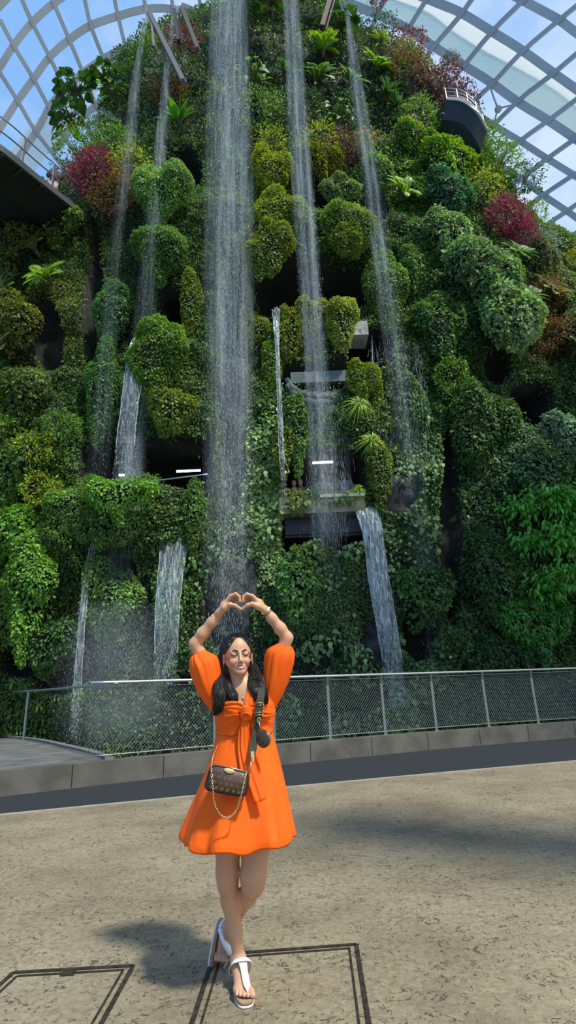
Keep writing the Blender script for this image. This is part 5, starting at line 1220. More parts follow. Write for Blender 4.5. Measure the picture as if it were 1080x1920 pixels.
# legs
S_.chain([hipR+[0, 0, .02], hipR*.5+kneeR*.5+[-.003, -.01, 0], kneeR+[0, -.005, .03], kneeR+[0, -.004, -.02]], [.086, .070, .052, .048], .03)
c1_ = kneeR*.72+ankR*.28+[-.004, .022, 0]
S_.chain([kneeR+[0, 0, -.02], c1_, kneeR*.35+ankR*.65+[0, .008, 0], ankR+[0, 0, .02]], [.046, .045, .0325, .028], .02)
S_.chain([hipL+[0, 0, .02], hipL*.5+kneeL*.5+[.008, -.01, 0], kneeL+[.003, -.008, .02], kneeL+[0, -.004, -.02]], [.090, .074, .057, .050], .03)
c1_ = kneeL*.7+ankL*.3+[.004, .02, -.01]
S_.chain([kneeL+[0, 0, -.02], c1_, kneeL*.35+ankL*.65, ankL], [.046, .046, .034, .028], .02)
# front foot
fd = nrm(np.array([toeR[0]-heelR[0], toeR[1]-heelR[1], 0])); fs = np.array([-fd[1], fd[0], 0]); fs = fs if fs[0] > 0 else -fs
S_.cone(ankR, heelR+[0, -.01, .012], .034, .030, .02)
ball = heelR+fd*.165; ball[2] = .042
S_.cone(ankR+[0, -.01, -.005], ball+fs*.012, .034, .021, .025); S_.cone(heelR+[0, 0, .012], ball-fs*.022, .027, .019, .02); S_.cone(ankR+[0, -.02, -.02], ball-fs*.012, .030, .020, .02)
S_.ell(ball-fs*.004, (.043, .036, .019), .015)
# toes: big toe on her inner side (image right)
for i, (o, l, r) in enumerate([(.030, .056, .0125), (.012, .052, .0090), (-.003, .046, .0085), (-.017, .038, .0080), (-.030, .028, .0078)]):
    a = ball+fs*o+fd*.012+[0, 0, .0]; b = ball+fs*(o*1.12)+fd*l+[0, 0, -.004]; m_ = (a+b)/2+[0, 0, .006]; S_.chain([a, m_, b], [r*1.05, r*.95, r], .004)
# rear foot: standing on its toes, heel raised, sole turned to the left of the picture
hL = ankL+np.array([-.030, .040, -.006]); bL = ballL+[.004, 0, .022]
fdL = nrm(bL-hL)
S_.cone(ankL, hL, .031, .028, .02); S_.cone(ankL+[.004, -.01, -.01], bL+[.012, 0, .01], .033, .024, .025); S_.cone(hL, bL, .026, .024, .02)
for i in range(5):
    a = bL+[.030-.0145*i, -.010, -.004]; S_.cone(a+[0, .0, .008], a+[.004, -.040+.004*i, -.010], .0085-.0005*i, .0078, .003)
# torso
waist = pt(459, 1378, YC); bust = pt(459, 1335, YC-.01); chest = pt(457, 1305, YC+.005); shR = pt(409, 1289, YC+.01); shL = pt(503, 1287, YC+.01); nb = pt(456, 1288, YC+.012)
def vec(p): return np.array(p, float)
S_.ell(pel, (.145, .105, .11), .04); S_.ell(waist, (.112, .085, .12), .05); S_.ell(bust+[0, .01, 0], (.111, .073, .10), .05); S_.ell(chest+[0, .01, .01], (.125, .078, .07), .04)
for sx in (-1, 1): S_.ell(bust+[sx*.062, -.062, .006], (.048, .036, .046), .03)
S_.cone(shR, nb, .045, .042, .05); S_.cone(shL, nb, .045, .042, .05)
for sx, q in ((-1, shR), (1, shL)): S_.cone(nb+[sx*.012, -.048, -.012], q+[0, -.035, .004], .010, .009, .012)      # collar bones
# head frame
hy = math.radians(15); rl = math.radians(-2); pitch = math.radians(4)
EF = np.array([math.sin(hy)*math.cos(pitch), -math.cos(hy)*math.cos(pitch), math.sin(pitch)]); EU = nrm(np.array([math.sin(rl), 0, 1.])); EU = nrm(EU-EF*(EU@EF)); EX = np.cross(EU, EF)
EX = -EX if EX[0] < 0 else EX
HC = pt(445.5, 1228, YC-.01); RM = np.stack([EX, -EF, EU], 1)
def hp(x, f, u): return HC+EX*x+EF*f+EU*u            # head frame metres: image right, forward, up
neck0 = hp(0, -.020, -.075)
S_.cone(neck0, nb+[0, .0, -.01], .046, .050, .02); S_.cone(hp(.03, -.01, -.07), nb+[.01, -.04, -.02], .012, .010, .02); S_.cone(hp(-.035, -.01, -.07), nb+[-.008, -.04, -.02], .012, .010, .02)
S_.ell(hp(0, -.012, .028), (.074, .090, .084), .02, RM); S_.ell(hp(0, .030, .020), (.061, .053, .070), .02, RM)
S_.ell(hp(0, .038, -.048), (.045, .044, .052), .022, RM); S_.ell(hp(0, .066, -.096), (.0175, .017, .016), .022, RM)
for sx in (-1, 1):
    S_.cone(hp(sx*.052, -.005, -.040), hp(sx*.013, .06, -.094), .015, .012, .022)                    # jaw line
    S_.ell(hp(sx*.034, .060, -.042), (.021, .019, .020), .015, RM)                                    # smiling cheek
    S_.ell(hp(sx*.029, .082, -.004), (.019, .012, .011), .012, RM, True)                               # eye socket
    S_.ell(hp(sx*.029, .068, -.006), (.0155, .0135, .0115), .004, RM)                                  # closed lid
    S_.cone(hp(sx*.012, .080, .007), hp(sx*.044, .064, .007), .005, .005, .012)                       # brow ridge
    S_.ell(hp(sx*.0115, .089, -.048), (.0075, .008, .0065), .005, RM)                                  # nostril wings
    e = hp(sx*.076, -.006, -.004); S_.ell(e, (.009, .019, .031), .006, RM); S_.ell(e+EX*sx*.007, (.006, .011, .020), .004, RM, True); S_.ell(hp(sx*.074, -.002, -.030), (.007, .009, .009), .005, RM)
S_.cone(hp(0, .079, .004), hp(0, .099, -.041), .0058, .0085, .010); S_.ell(hp(0, .099, -.043), (.0088, .009, .0080), .005, RM)
for sx in (-1, 1): S_.cone(hp(sx*.018, .084, -.050), hp(sx*.035, .069, -.068), .0035, .003, .008, True)   # smile folds
# mouth: upturned lips with a parting
def mouthline(t, du=0, df=0): return hp(.031*t, .0855-.018*t*t+df, -.0765+.0125*t*t+du)
ts = np.linspace(-1, 1, 9)
for i in range(8):
    S_.cone(mouthline(ts[i], .0042), mouthline(ts[i+1], .0042), .0034-.0018*abs(ts[i]), .0034-.0018*abs(ts[i+1]), .004)
    S_.cone(mouthline(ts[i], -.0054, -.001), mouthline(ts[i+1], -.0054, -.001), .0046-.0030*abs(ts[i]), .0046-.0030*abs(ts[i+1]), .004)
# arms
elR = pt(366, 1207, YC-.03); elL = pt(538, 1196, YC-.03); wrR = pt(411, 1149, YC-.08); wrL = pt(497, 1143, YC-.08)
for sh, el, wr, sx in ((shR, elR, wrR, -1), (shL, elL, wrL, 1)):
    S_.chain([sh+[0, 0, .005], sh*.5+el*.5+[sx*.004, 0, 0], el], [.046, .041, .033], .03)
    m_ = el*.68+wr*.32+[sx*.002, 0, .001]; S_.chain([el, m_, el*.3+wr*.7, wr], [.0285, .031, .0262, .0215], .02)
    S_.ell(el+[sx*.006, .008, -.004], (.020, .022, .020), .010)
# hands: rows are finger joints in picture coordinates
def hand(wr, palm, kn, pip, dip, tip, th, sx):
    W_ = wr; Pm = pt(*palm, YC-.095)
    K = [pt(kn[0], kn[1], YC-.118+.0205*i)+np.array([-sx*.002*i*0, 0, -.0045*i]) for i in range(4)]
    for i in range(4):
        S_.cone(W_+[0, -.010+.0075*i, 0], K[i], .017, .0105, .010)
    S_.ell((W_+Pm+K[1])/3, (.026, .030, .024), .012)
    ln = [1.0, 1.06, .98, .80]
    for i in range(4):
        off = np.array([0, .0195*i-.004, 0]); dx = -sx*(-1)*0
        B = K[i]; p1 = pt(pip[0]+sx*1.3*i, pip[1]+1.0*i, YC-.118)+off; p2 = pt(dip[0]+sx*1.9*i, dip[1]+.6*i, YC-.118)+off; p3 = pt(tip[0]+sx*2.6*i, tip[1]-1.6*i*(i > 1), YC-.118)+off
        S_.chain([B, p1, p2, p3], [.0098, .0086, .0076, .0066], .0035)
    T = [pt(x, y, Y) for x, y, Y in th]; S_.chain(T, [.0165, .0125, .0100, .0078], .006)
    S_.cone(W_+[0, -.01, -.006], T[0], .018, .017, .012)
    return K
hand(wrR, (421, 1136), (431.5, 1117.5), (442, 1113.5), (449, 1119), (450.0, 1128), [(421, 1140, YC-.115), (431, 1133.5, YC-.128), (441, 1135.5, YC-.130), (451.0, 1142, YC-.125)], -1)
hand(wrL, (485, 1131), (473.5, 1117.5), (463, 1114), (456.2, 1119), (455.2, 1127.5), [(484, 1137, YC-.115), (473, 1132.5, YC-.128), (464, 1134.5, YC-.130), (454.4, 1142, YC-.125)], 1)
Pv, Pq = S_.mesh('body')
person = empty('person', (float(waist[0]), YC, 0), label='person in an orange puff sleeved dress making a heart with raised hands', cat='person'); PO = np.array(person.location)
# skin colouring: rosy lips, cheeks, knees and knuckles
cS = np.tile([.60, .325, .19], (len(Pv), 1)); q = (Pv-HC)@np.stack([EX, EF, EU], 1)
rose = lambda c, r: np.exp(-(((q-np.array(c))/np.array(r))**2).sum(1))
for sx in (-1, 1): cS = cS*(1-.35*rose((sx*.036, .07, -.038), (.022, .03, .02))[:, None])+np.array([.62, .22, .16])*.35*rose((sx*.036, .07, -.038), (.022, .03, .02))[:, None]
lipu = (np.abs(q[:, 2]-(-.0772+.0125*(q[:, 0]/.031)**2)) < .0098-.0062*np.abs(q[:, 0]/.031)) & (np.abs(q[:, 0]) < .031) & (q[:, 1] > .066)
cS[lipu] = [.42, .115, .10]
me = npmesh('body', Pv-PO, Pq, cS, smooth=True)
SK = mat('skin', (.6, .36, .25), .42, 0, .4); t = SK.node_tree; b = t.nodes['Principled BSDF']; a = nn(t, 'ShaderNodeAttribute', attribute_name='Col'); t.links.new(a.outputs['Color'], b.inputs['Base Color'])
b.inputs['Subsurface Weight'].default_value = .12; b.inputs['Subsurface Radius'].default_value = (.01, .004, .002); b.inputs['Subsurface Scale'].default_value = .6
link('body', me, SK, person)
HAIR = mat('black_hair', (.012, .0085, .0075), .48, 0, .35); BROW = mat('brow_hair', (.02, .013, .01), .7)
def pp(*a): return tuple(np.array(a[0] if len(a) == 1 else a)-PO)
mb = MB()
for sx in (-1, 1):
    L = [hp(sx*x, f, u) for x, f, u in ((.010, .0870, .0060), (.022, .0865, .0125), (.034, .0785, .0140), (.049, .0625, .0040))]; L = spline(L, 12)
    mb.tube([pp(p) for p in L], [.002, .0034, .0038, .0038, .0038, .0036, .0034, .003, .0026, .0022, .0018, .001], 6)
mb.build('eyebrows', BROW, person, True)
mb = MB()
for sx in (-1, 1):
    L = spline([hp(sx*x, f, u) for x, f, u in ((.0145, .0795, -.0080), (.022, .0825, -.0130), (.031, .0810, -.0145), (.039, .0760, -.0120), (.0475, .0680, -.0060))], 12); mb.tube([pp(p) for p in L], [.001, .002, .0024, .0026, .0026, .0026, .0026, .0026, .0026, .0024, .002, .001], 5)
mb.build('eyelashes', BROW, person, True)
mb = MB(); mb.add([pp(mouthline(x, u*(1-x*x*.9)-.0006, .0036-.001*abs(x))) for u in (.0022, -.0020) for x in np.linspace(-.85, .85, 11)], [(i, i+1, 12+i, 11+i) for i in range(10)])
mb.build('teeth', mat('teeth', (.8, .77, .70), .3), person)
# --- hair: cap with a hairline, then long wavy locks on both sides
mb = MB(); nu, nv = 150, 84; V = []; F = []
for j in range(nv):
    for i in range(nu):
        az_ = 2*math.pi*i/nu; el_ = -math.pi/2*.55+(math.pi/2*1.55)*j/(nv-1)
        x = math.sin(az_)*math.cos(el_); f = math.cos(az_)*math.cos(el_); u = math.sin(el_)
        part = .0025*math.cos(az_*18+el_*6)+(-.003 if (abs(x) < .05 and f > -.2) else 0)
        V.append(pp(hp(x*(.0865+part), -.020+f*(.0985+part), .030+u*(.0905+part))))
for j in range(nv-1):
    for i in range(nu):
        i2 = (i+1) % nu; ps = [V[j*nu+i], V[j*nu+i2], V[(j+1)*nu+i2], V[(j+1)*nu+i]]; c = np.mean(ps, 0)+PO-HC; cx, cf, cu = c@EX, c@EF, c@EU
        line = .091-1.15*abs(cx)+.0010*math.sin(cx*900)                                           # hairline height over the forehead
        if cf > .0 and cu < line: continue
        if cf > -.014 and cu < .004: continue
        F.append((j*nu+i, j*nu+i2, (j+1)*nu+i2, (j+1)*nu+i))
mb.add(V, F)
random.seed(3)
def lock(pts, r, wav=.006, n=22, ph=None, amp0=0.0):
    P = spline(pts, n); ph = random.uniform(0, 6.28) if ph is None else ph; k = np.linspace(0, 1, n)
    P = P+np.stack([np.sin(k*15+ph)*wav*(k+amp0), np.cos(k*12+ph)*wav*(k+amp0)*.8, 0*k], 1)
    mb.tube([pp(p) for p in P], list(r*(1-.80*k**3)*(0.6+.4*np.minimum(1, k*6))), 5, flat=.7)
# soft mass under the locks
HM = SDF([HC[0]-.24, YC-.22, HC[2]-.42], [HC[0]+.26, YC+.22, HC[2]+.14], .005)
CH = [(-1, [(415, 1262, .01, .026), (412, 1282, -.035, .034), (413, 1303, -.080, .036), (410, 1320, -.096, .030), (403, 1338, -.100, .014)], 230), (-1, [(422, 1270, .0, .022), (428, 1290, -.070, .028), (436, 1306, -.098, .024), (444, 1321, -.112, .010)], 150),
      (1, [(476, 1256, .01, .022), (481, 1272, -.03, .028), (488, 1289, -.072, .030), (494, 1304, -.092, .024), (500, 1318, -.098, .010)], 190), (1, [(471, 1266, .01, .018), (474, 1284, -.060, .022), (478, 1298, -.090, .020), (484, 1312, -.105, .010)], 130)]
def loc_frame(P): T = nrm(np.gradient(P, axis=0)); A = nrm(np.cross(T, [0, 1., 0])); return A, np.cross(A, T)
for (side, ep, cnt) in CH:
    P = [hp(side*.064, -.028, .060), hp(side*.074, -.030, .02), hp(side*.078, -.035, -.035)]+[pt(x, y, YC+d) for x, y, d, r in ep]; rr_ = [.007, .014, .020]+[r for *_, r in ep]
    HM.chain(P, [r*.80 for r in rr_], .02)
    Q = spline(P, 26); rq = np.interp(np.linspace(0, 1, 26), np.linspace(0, 1, len(rr_)), rr_); A_, B_ = loc_frame(Q)
    for i in range(cnt):
        ph = random.uniform(0, 6.28); wv = random.uniform(.10, .30); f0 = random.uniform(2.2, 3.4); k = np.linspace(0, 1, 26); ang = ph+wv*np.sin(k*f0*6+ph*3)*k*1.6+.5*k; q = random.uniform(.78, 1.12)
        n_ = random.randint(21, 26); S2 = Q+(A_*np.cos(ang)[:, None]+B_*np.sin(ang)[:, None])*(rq*q+.004*k*np.sin(k*17+ph))[:, None]; S2 = S2[:n_]; S2[-3:] += np.array([random.uniform(-.006, .006), 0, random.uniform(-.012, .0)])*np.linspace(.3, 1, 3)[:, None]
        rs = random.uniform(.0024, .0044)*(1-.85*np.linspace(0, 1, n_)**4); mb.tube([pp(p) for p in S2], list(rs), 5, flat=.7)
HM.chain([hp(0, -.075, .02), hp(0, -.085, -.06), pt(456, 1295, YC+.11), pt(456, 1328, YC+.125)], [.075, .075, .07, .05], .03)
Hv, Hq = HM.mesh('h')
mb.add([pp(v) for v in Hv], [tuple(q) for q in Hq.tolist()])
for i in range(60):
    a_ = random.uniform(-1, 1); lock([hp(.05*a_, -.06, .10), hp(.082*a_, -.115, .02), hp(.085*a_, -.11, -.07), pt(456+34*a_, 1290, YC+.15), pt(456+36*a_+random.uniform(-4, 4), 1345, YC+.155)], .008, .008, 14)
for i in range(260):                                                                 # hair combed back from a parting over the cap
    a_ = random.uniform(-1, 1); sg_ = 1 if a_ > 0 else -1; x_ = .064*a_; z_ = .092-1.15*abs(x_); fz = .066-.066*abs(a_)**1.8
    lock([hp(x_, fz, z_), hp(x_*1.12+.004*sg_, fz-.03, z_+.012*(1-abs(a_))+.006), hp(x_*1.16+.014*sg_, -.035, min(.106, z_+.022)), hp(x_*1.12+.012*sg_, -.09, .045)], random.uniform(.0022, .0034), .0012, 12, None, .3)
def ff(x, u):
    a = 1-(x/.074)**2-((u-.028)/.084)**2; b = 1-(x/.061)**2-((u-.020)/.070)**2
    return max(-.012+.090*math.sqrt(max(a, 0)), .030+.053*math.sqrt(max(b, 0)) if b > 0 else -1)
for i in range(190):                                                                 # locks swept from the parting down over the temples
    sg_ = 1 if i % 2 else -1; q = random.random(); t_ = [(.001, .0905), (.014+.006*q, .077+.009*q), (.032+.010*q, .058+.014*q), (.050+.010*q, .034+.018*q), (.061+.008*q, .010+.022*q), (.070+.004*q, -.004+.012*q)]
    P = [hp(sg_*x, ff(x, u)+.0035+.003*q, u) for x, u in t_]; P[0] = hp(sg_*.002, ff(0, .092)+.002, .094+.004*q); P += [hp(sg_*.080, -.022, -.012+.01*q), hp(sg_*.078, -.045, -.040)]
    lock(P, random.uniform(.0022, .0034), .0012, 20, None, .3)
mb.build('hair', HAIR, person, True)
# --- dress
DR_ = noisy('orange_cloth', (.88, .112, .004), (.93, .135, .006), 3, .72, 0, spec=.25); t = DR_.node_tree; b = t.nodes['Principled BSDF']
tcn = nn(t, 'ShaderNodeTexCoord'); n_ = nn(t, 'ShaderNodeTexNoise'); n_.inputs['Scale'].default_value = 9; n_.inputs['Detail'].default_value = 4; mp = nn(t, 'ShaderNodeMapping'); mp.inputs['Scale'].default_value = (1.6, 1.6, .4); t.links.new(tcn.outputs['Object'], mp.inputs[0]); t.links.new(mp.outputs[0], n_.inputs['Vector'])
bp = nn(t, 'ShaderNodeBump'); bp.inputs['Strength'].default_value = .5; bp.inputs['Distance'].default_value = .02; t.links.new(n_.outputs['Fac'], bp.inputs['Height']); t.links.new(bp.outputs[0], b.inputs['Normal'])
def ring_at(py, xl, xr, ry, dy=0, n=120, fold=0, ph=0, nf=9, yc=YC, sag=0, tw=0):
    A, B = pt(xl, py, yc), pt(xr, py, yc); c = (A+B)/2; rx = np.linalg.norm(B-A)/2; out = []
    for k in range(n):
        a = 2*math.pi*k/n; f = 1+fold*(.6*math.cos(nf*a+ph)+.4*math.cos((nf*2-3)*a+1.7+ph*2)+.35*math.cos(5*a+2+tw))
        out.append((c[0]+rx*math.sin(a)*f, yc+dy-ry*math.cos(a)*f, c[2]+sag*math.cos(a)+ fold*.10*math.cos(nf*a+ph+.5)))
    return out
N_ = 144
rows = [(1374, 407, 511, .092, 0, 0), (1384, 404.5, 513, .096, .0, 0), (1400, 401, 517, .108, .006, 0), (1425, 394, 523, .130, .012, 0), (1455, 383, 530, .155, .022, 0), (1485, 371.5, 536.5, .180, .032, 0), (1515, 361, 542, .205, .060, .0), (1542, 352, 547.5, .225, .078, -.002), (1563, 345.5, 552, .238, .092, -.004), (1572, 344, 552.5, .240, .094, -.006)]
R_ = []
for i in range(len(rows)-1):
    for k in range(6):
        f_ = k/6; r0 = np.array(rows[i], float)*(1-f_)+np.array(rows[i+1], float)*f_; R_.append(ring_at(r0[0], r0[1], r0[2], r0[3], 0, N_, r0[4], 1.1, 8, YC+.01, r0[5]))
R_.append(ring_at(1573.5, 345, 551.5, .236, 0, N_, .094, 1.1, 8, YC+.01, -.006))
mb = MB(); mb.loft([[pp(p) for p in r] for r in R_], False, False); sk = mb.build('skirt_cloth', DR_, None, True)
# bodice as a second shell with a V neck and radiating gathers towards the knot
KN = pt(462, 1337, YC-.13)
def bod(py, xl, xr, ry, yo=0):
    A, B = pt(xl, py, YC+yo), pt(xr, py, YC+yo); c = (A+B)/2; rx = np.linalg.norm(B-A)/2; s_ = np.linalg.norm(B-A)/(xr-xl); hw0 = max(0, (1331-py)*.33)
    gl_ = math.asin(min(.9, (hw0*1.15+ (2 if hw0 > 0 else 0))*s_/rx)); gr_ = math.asin(min(.9, hw0*.75*s_/rx)); out = []
    for k in range(N_): a = gr_+(2*math.pi-gl_-gr_)*k/(N_-1); out.append((c[0]+rx*math.sin(a), YC+yo-ry*math.cos(a), c[2]))
    return out
brow_ = [(1376, 406.5, 511.5, .093, 0), (1366, 406, 512, .095, 0), (1352, 403.5, 514.5, .103, 0), (1338, 402, 516.5, .111, -.004), (1322, 402, 516.5, .108, -.002), (1308, 402.5, 515, .100, .002), (1296, 403, 513, .088, .006), (1284, 404, 510, .074, .010), (1274, 414, 501, .058, .012)]
RR = []
for i in range(len(brow_)-1):
    for k in range(5):
        f_ = k/5; r0 = np.array(brow_[i], float)*(1-f_)+np.array(brow_[i+1], float)*f_; RR.append((r0[0], bod(*r0)))
V = []; F = []
for (py, r) in RR:
    for k, p in enumerate(r):
        p = np.array(p); x, y, _ = proj(p); a = 2*math.pi*k/N_; fr_ = max(0, math.cos(a))
        dx, dy = float(x)-462, float(y)-1337; an = math.atan2(dy*1.2, dx); dist = math.hypot(dx, dy); amp = .0055*fr_*min(1, dist/8)*math.exp(-dist/60)*2
        bustm = .022*fr_*(math.exp(-((float(x)-436)/17)**2-((float(y)-1334)/17)**2)+math.exp(-((float(x)-486)/17)**2-((float(y)-1334)/17)**2))
        V.append(pp(p+np.array([0, -1, 0])*(amp*math.cos(an*15)+bustm)))
nr_ = len(RR)
for j in range(nr_-1):
    for k in range(N_-1):
        if RR[j][0] < 1290 and abs(math.sin(2*math.pi*(k+.5)/N_)) > .90: continue              # arm holes
        F.append((j*N_+k, j*N_+k+1, (j+1)*N_+k+1, (j+1)*N_+k))
bd = MB().add(V, F).build('bodice_cloth', DR_, None, True)
# puff sleeves: shoulder -> above the elbow, gathered into a band
def sleeve(sh, el, sx, rows):
    ax = nrm(el-sh); U = nrm(np.cross(ax, [0, 1., 0])); Vv = np.cross(ax, U); rings = []; L = np.linalg.norm(el-sh); n = 64; Q = spline(np.array(rows, float), 34)
    for (s_, r, ox, fo) in Q:
        c = sh+ax*L*s_+U*ox; ring = []
        for k in range(n):
            a = 2*math.pi*k/n; rr = r*(1+fo*(.5*math.cos(9*a+s_*2)+.4*math.cos(14*a+1)+.5*math.cos(4*a+s_*3))); ring.append(pp(c+U*rr*math.cos(a)+Vv*rr*math.sin(a)*.92))
        rings.append(ring)
    m = MB(); m.loft(rings, False, False); return m.build('sleeve_cloth', DR_, None, True)
sgn = 1 if np.cross(nrm(elR-shR), [0, 1., 0])[0] > 0 else -1
s1 = sleeve(pt(408, 1318, YC), elR, -1, [(-.12, .040, 0, .02), (.10, .060, -.004*sgn, .03), (.34, .074, -.004*sgn, .04), (.54, .081, .004*sgn, .08), (.68, .078, .006*sgn, .10), (.79, .056, .002, .13), (.835, .043, 0, .07), (.85, .042, 0, .02)])
s2 = sleeve(pt(507, 1312, YC), elL, 1, [(-.12, .038, 0, .02), (.10, .056, 0, .03), (.34, .070, 0, .04), (.58, .079, -.006*sgn, .08), (.74, .077, -.008*sgn, .10), (.84, .054, 0, .13), (.875, .042, 0, .07), (.89, .041, 0, .02)])
# knot and hanging sash ends
mb = MB()
def ribbon(pts, w, th=.003, up=(0, -1, 0), fold=0):
    P = spline(pts, 26); k = np.linspace(0, 1, 26); rings = []
    for i in range(26):
        t_ = nrm(P[min(25, i+1)]-P[max(0, i-1)]); wv = np.interp(k[i], np.linspace(0, 1, len(w)), w); U = np.array(up, float); S = nrm(np.cross(t_, U)); U = np.cross(S, t_); ring = []
        for x in np.linspace(-1, 1, 9): ring.append(P[i]+S*x*wv+U*(th+fold*math.cos(x*7+i*.1)))
        for x in np.linspace(1, -1, 9): ring.append(P[i]+S*x*wv+U*(-th+fold*math.cos(x*7+i*.1)))
        rings.append([pp(p) for p in ring])
    mb.loft(rings)
for dy_ in (0, .012, -.012): mb.tube([pp(KN+[math.sin(a)*.020, -.010-math.cos(a)*.010, math.cos(a)*.016+dy_]) for a in np.linspace(0, 6.28, 14)[:-1]], .011, 8, True)
ribbon([KN+[-.005, 0, 0], pt(470, 1330, YC-.125), pt(482, 1332, YC-.118), pt(497, 1338, YC-.10), pt(508, 1338, YC-.06)], [.014, .022, .026, .022, .012], .003, fold=.004)
ribbon([KN+[.005, 0, 0], pt(450, 1326, YC-.125), pt(436, 1324, YC-.125), pt(418, 1324, YC-.10)], [.014, .022, .026, .018], .002, fold=.004)
ribbon([KN+[0, 0, -.01], pt(460, 1360, YC-.125), pt(460, 1400, YC-.125), pt(468, 1436, YC-.155), pt(478, 1470, YC-.19), pt(488, 1503, YC-.215)], [.012, .020, .025, .030, .034, .030], .002, fold=.004)
ribbon([KN+[.004, 0, -.01], pt(455, 1362, YC-.120), pt(452, 1400, YC-.120), pt(457, 1440, YC-.15), pt(461, 1462, YC-.17)], [.010, .014, .018, .020, .016], .002, fold=.003)
kn = mb.build('knot_cloth', DR_, None, True)
bpy.ops.object.select_all(action='DESELECT') if bpy.ops.object.select_all.poll() else None
def join(objs, name, parent):
    bm = None; import bmesh; bm = bmesh.new()
    for o in objs: bm.from_mesh(o.data)
    me = bpy.data.meshes.new(name); bm.to_mesh(me); bm.free()
    for o in objs: bpy.data.objects.remove(o)
    return link(name, me, DR_, parent, True)
dress = join([sk, bd, s1, s2], 'dress', person); kn.name = 'sash'; kn.parent = dress; tag(dress, 'bright orange knee baring dress with puff sleeves')
m_ = dress.modifiers.new('th', 'SOLIDIFY'); m_.thickness = .0025; m_.offset = -1
# --- sandals
WSH = mat('white_leather', (.82, .83, .85), .35); CORK = noisy('cork_footbed', (.32, .19, .11), (.42, .26, .16), 30, .8); SOLE = mat('pale_sole', (.78, .76, .68), .6); MET = mat('buckle', (.75, .72, .66), .25, 1)
def sandal(heel, fwd, side, upv, flip=1):
    o = heel; r = empty('sandal', pp(o), label='white toe post sandal with cork footbed'); r.parent = person; del r['label']
    def L(f, s, u): return tuple(fwd*f+side*s*flip+upv*u)
    def outline(g, u):
        pts = []
        for k in range(40):
            a = 2*math.pi*k/40; f = .112-.126*math.cos(a); w = .034+.011*np.clip((f-.05)/.13, 0, 1); s = w*math.sin(a)**1 ; s = np.sign(math.sin(a))*w*abs(math.sin(a))**.62; pts.append(L(f*1.0+(f-.118)*g, s*(1+g*1.5)+.003, u))
        return pts
    m = MB(); m.loft([outline(.03, 0), outline(.045, .004), outline(.03, .009)]); m.build('sole', SOLE, r, True)
    m = MB(); m.loft([outline(.025, .009), outline(.03, .020), outline(.0, .026), outline(-.18, .022)]); m.build('footbed', CORK, r, True)
    m = MB()
    def strap(P, w, th=.0016):
        P = spline(P, 22); ctr = np.array(L(.11, 0, .03)); rings = []
        for i in range(22):
            t_ = nrm(P[min(21, i+1)]-P[max(0, i-1)]); wv = np.interp(i/21, np.linspace(0, 1, len(w)), w); out = nrm(P[i]-(ctr+fwd*((P[i]-ctr)@fwd))); S = nrm(np.cross(t_, out)); U = np.cross(S, t_); ring = [P[i]+S*wv+U*th, P[i]+S*0+U*th*1.8, P[i]-S*wv+U*th, P[i]-S*wv-U*th, P[i]+S*wv-U*th]; rings.append([tuple(q) for q in ring])
        m.loft(rings)
    A = lambda *a: np.array(L(*a))
    strap([A(.207, .014, .034), A(.196, .013, .058), A(.170, .011, .072), A(.135, .008, .094), A(.110, .004, .120)][(0 if flip == 1 else 1):], [.005, .017, .018, .016, .020], .0022)
    strap([A(.012, -.042, .040), A(.050, -.048, .078), A(.088, -.034, .116), A(.104, .002, .128), A(.088, .036, .116), A(.050, .048, .078), A(.012, .042, .040)], [.010, .012, .017, .018, .017, .012, .010], .0022)
    strap([A(.012, -.040, .040), A(-.012, -.026, .048), A(-.022, 0, .050), A(-.012, .026, .048), A(.012, .040, .040)], [.010]*5)
    m.build('straps', WSH, r, True)
    m = MB(); q = A(.055, -.048*1, .074); m.tube([tuple(q+fwd*x*.011+upv*u*.010) for x, u in ((-1, -1), (1, -1), (1, 1), (-1, 1))], .0016, 5, True)
    m.sphere(tuple(A(.178, .013, .067)), (.004, .004, .003), 8, 6); m.build('buckle', MET, r, True)
    for i, (s, f, rr) in enumerate([(.033, .232, .0085), (.015, .229, .006), (-.001, .223, .0055), (-.016, .213, .0052), (-.030, .200, .005)]): pass
    return r
sandal(np.array([heelR[0], heelR[1], .002]), fd, fs, np.array([0, 0, 1.]))
upL = nrm(np.array([.86, -.42, .25])-fdL*(np.array([.86, -.42, .25])@fdL)); sL = nrm(np.cross(fdL, upL))
sandal(hL-upL*.045-fdL*.006, fdL, sL, upL, -1)
# --- jewellery
GOLD = mat('gold_metal', (.83, .60, .28), .25, 1); PEARL = mat('white_bracelet', (.85, .84, .80), .35)
def bangle(name, el, wr, f, r, th, m, n=28, label=None, beads=0):
    c = el*(1-f)+wr*f; ax = nrm(wr-el); U = nrm(np.cross(ax, [0, 1., 0])); Vv = np.cross(ax, U); mb = MB(); P = [pp(c+(U*math.cos(a)+Vv*math.sin(a))*r) for a in np.linspace(0, 2*math.pi, n, endpoint=False)]
    mb.tube(P, th, 6, True)
    if beads: mb.sphere(P[3], .006, 8, 6)
    return mb.build(name, m, person, True)
bangle('bracelet', elR, wrR, .84, .0245, .0018, GOLD, beads=1)
o = bangle('watch_band', elL, wrL, .965, .0245, .0060, PEARL); bangle('beaded_bracelet', elL, wrL, .88, .0255, .0025, mat('brown_beads', (.12, .06, .03), .4))
mb = MB(); L = spline([nb+[-.045, -.028, .02], nb+[-.03, -.062, -.02], nb+[.002, -.078, -.055], nb+[.034, -.060, -.02], nb+[.048, -.026, .02]], 24); mb.tube([pp(p) for p in L], .0013, 5); mb.sphere(pp(L[12]+[0, -.004, -.006]), (.006, .002, .008), 8, 6); mb.build('necklace', GOLD, person, True)
mb = MB()
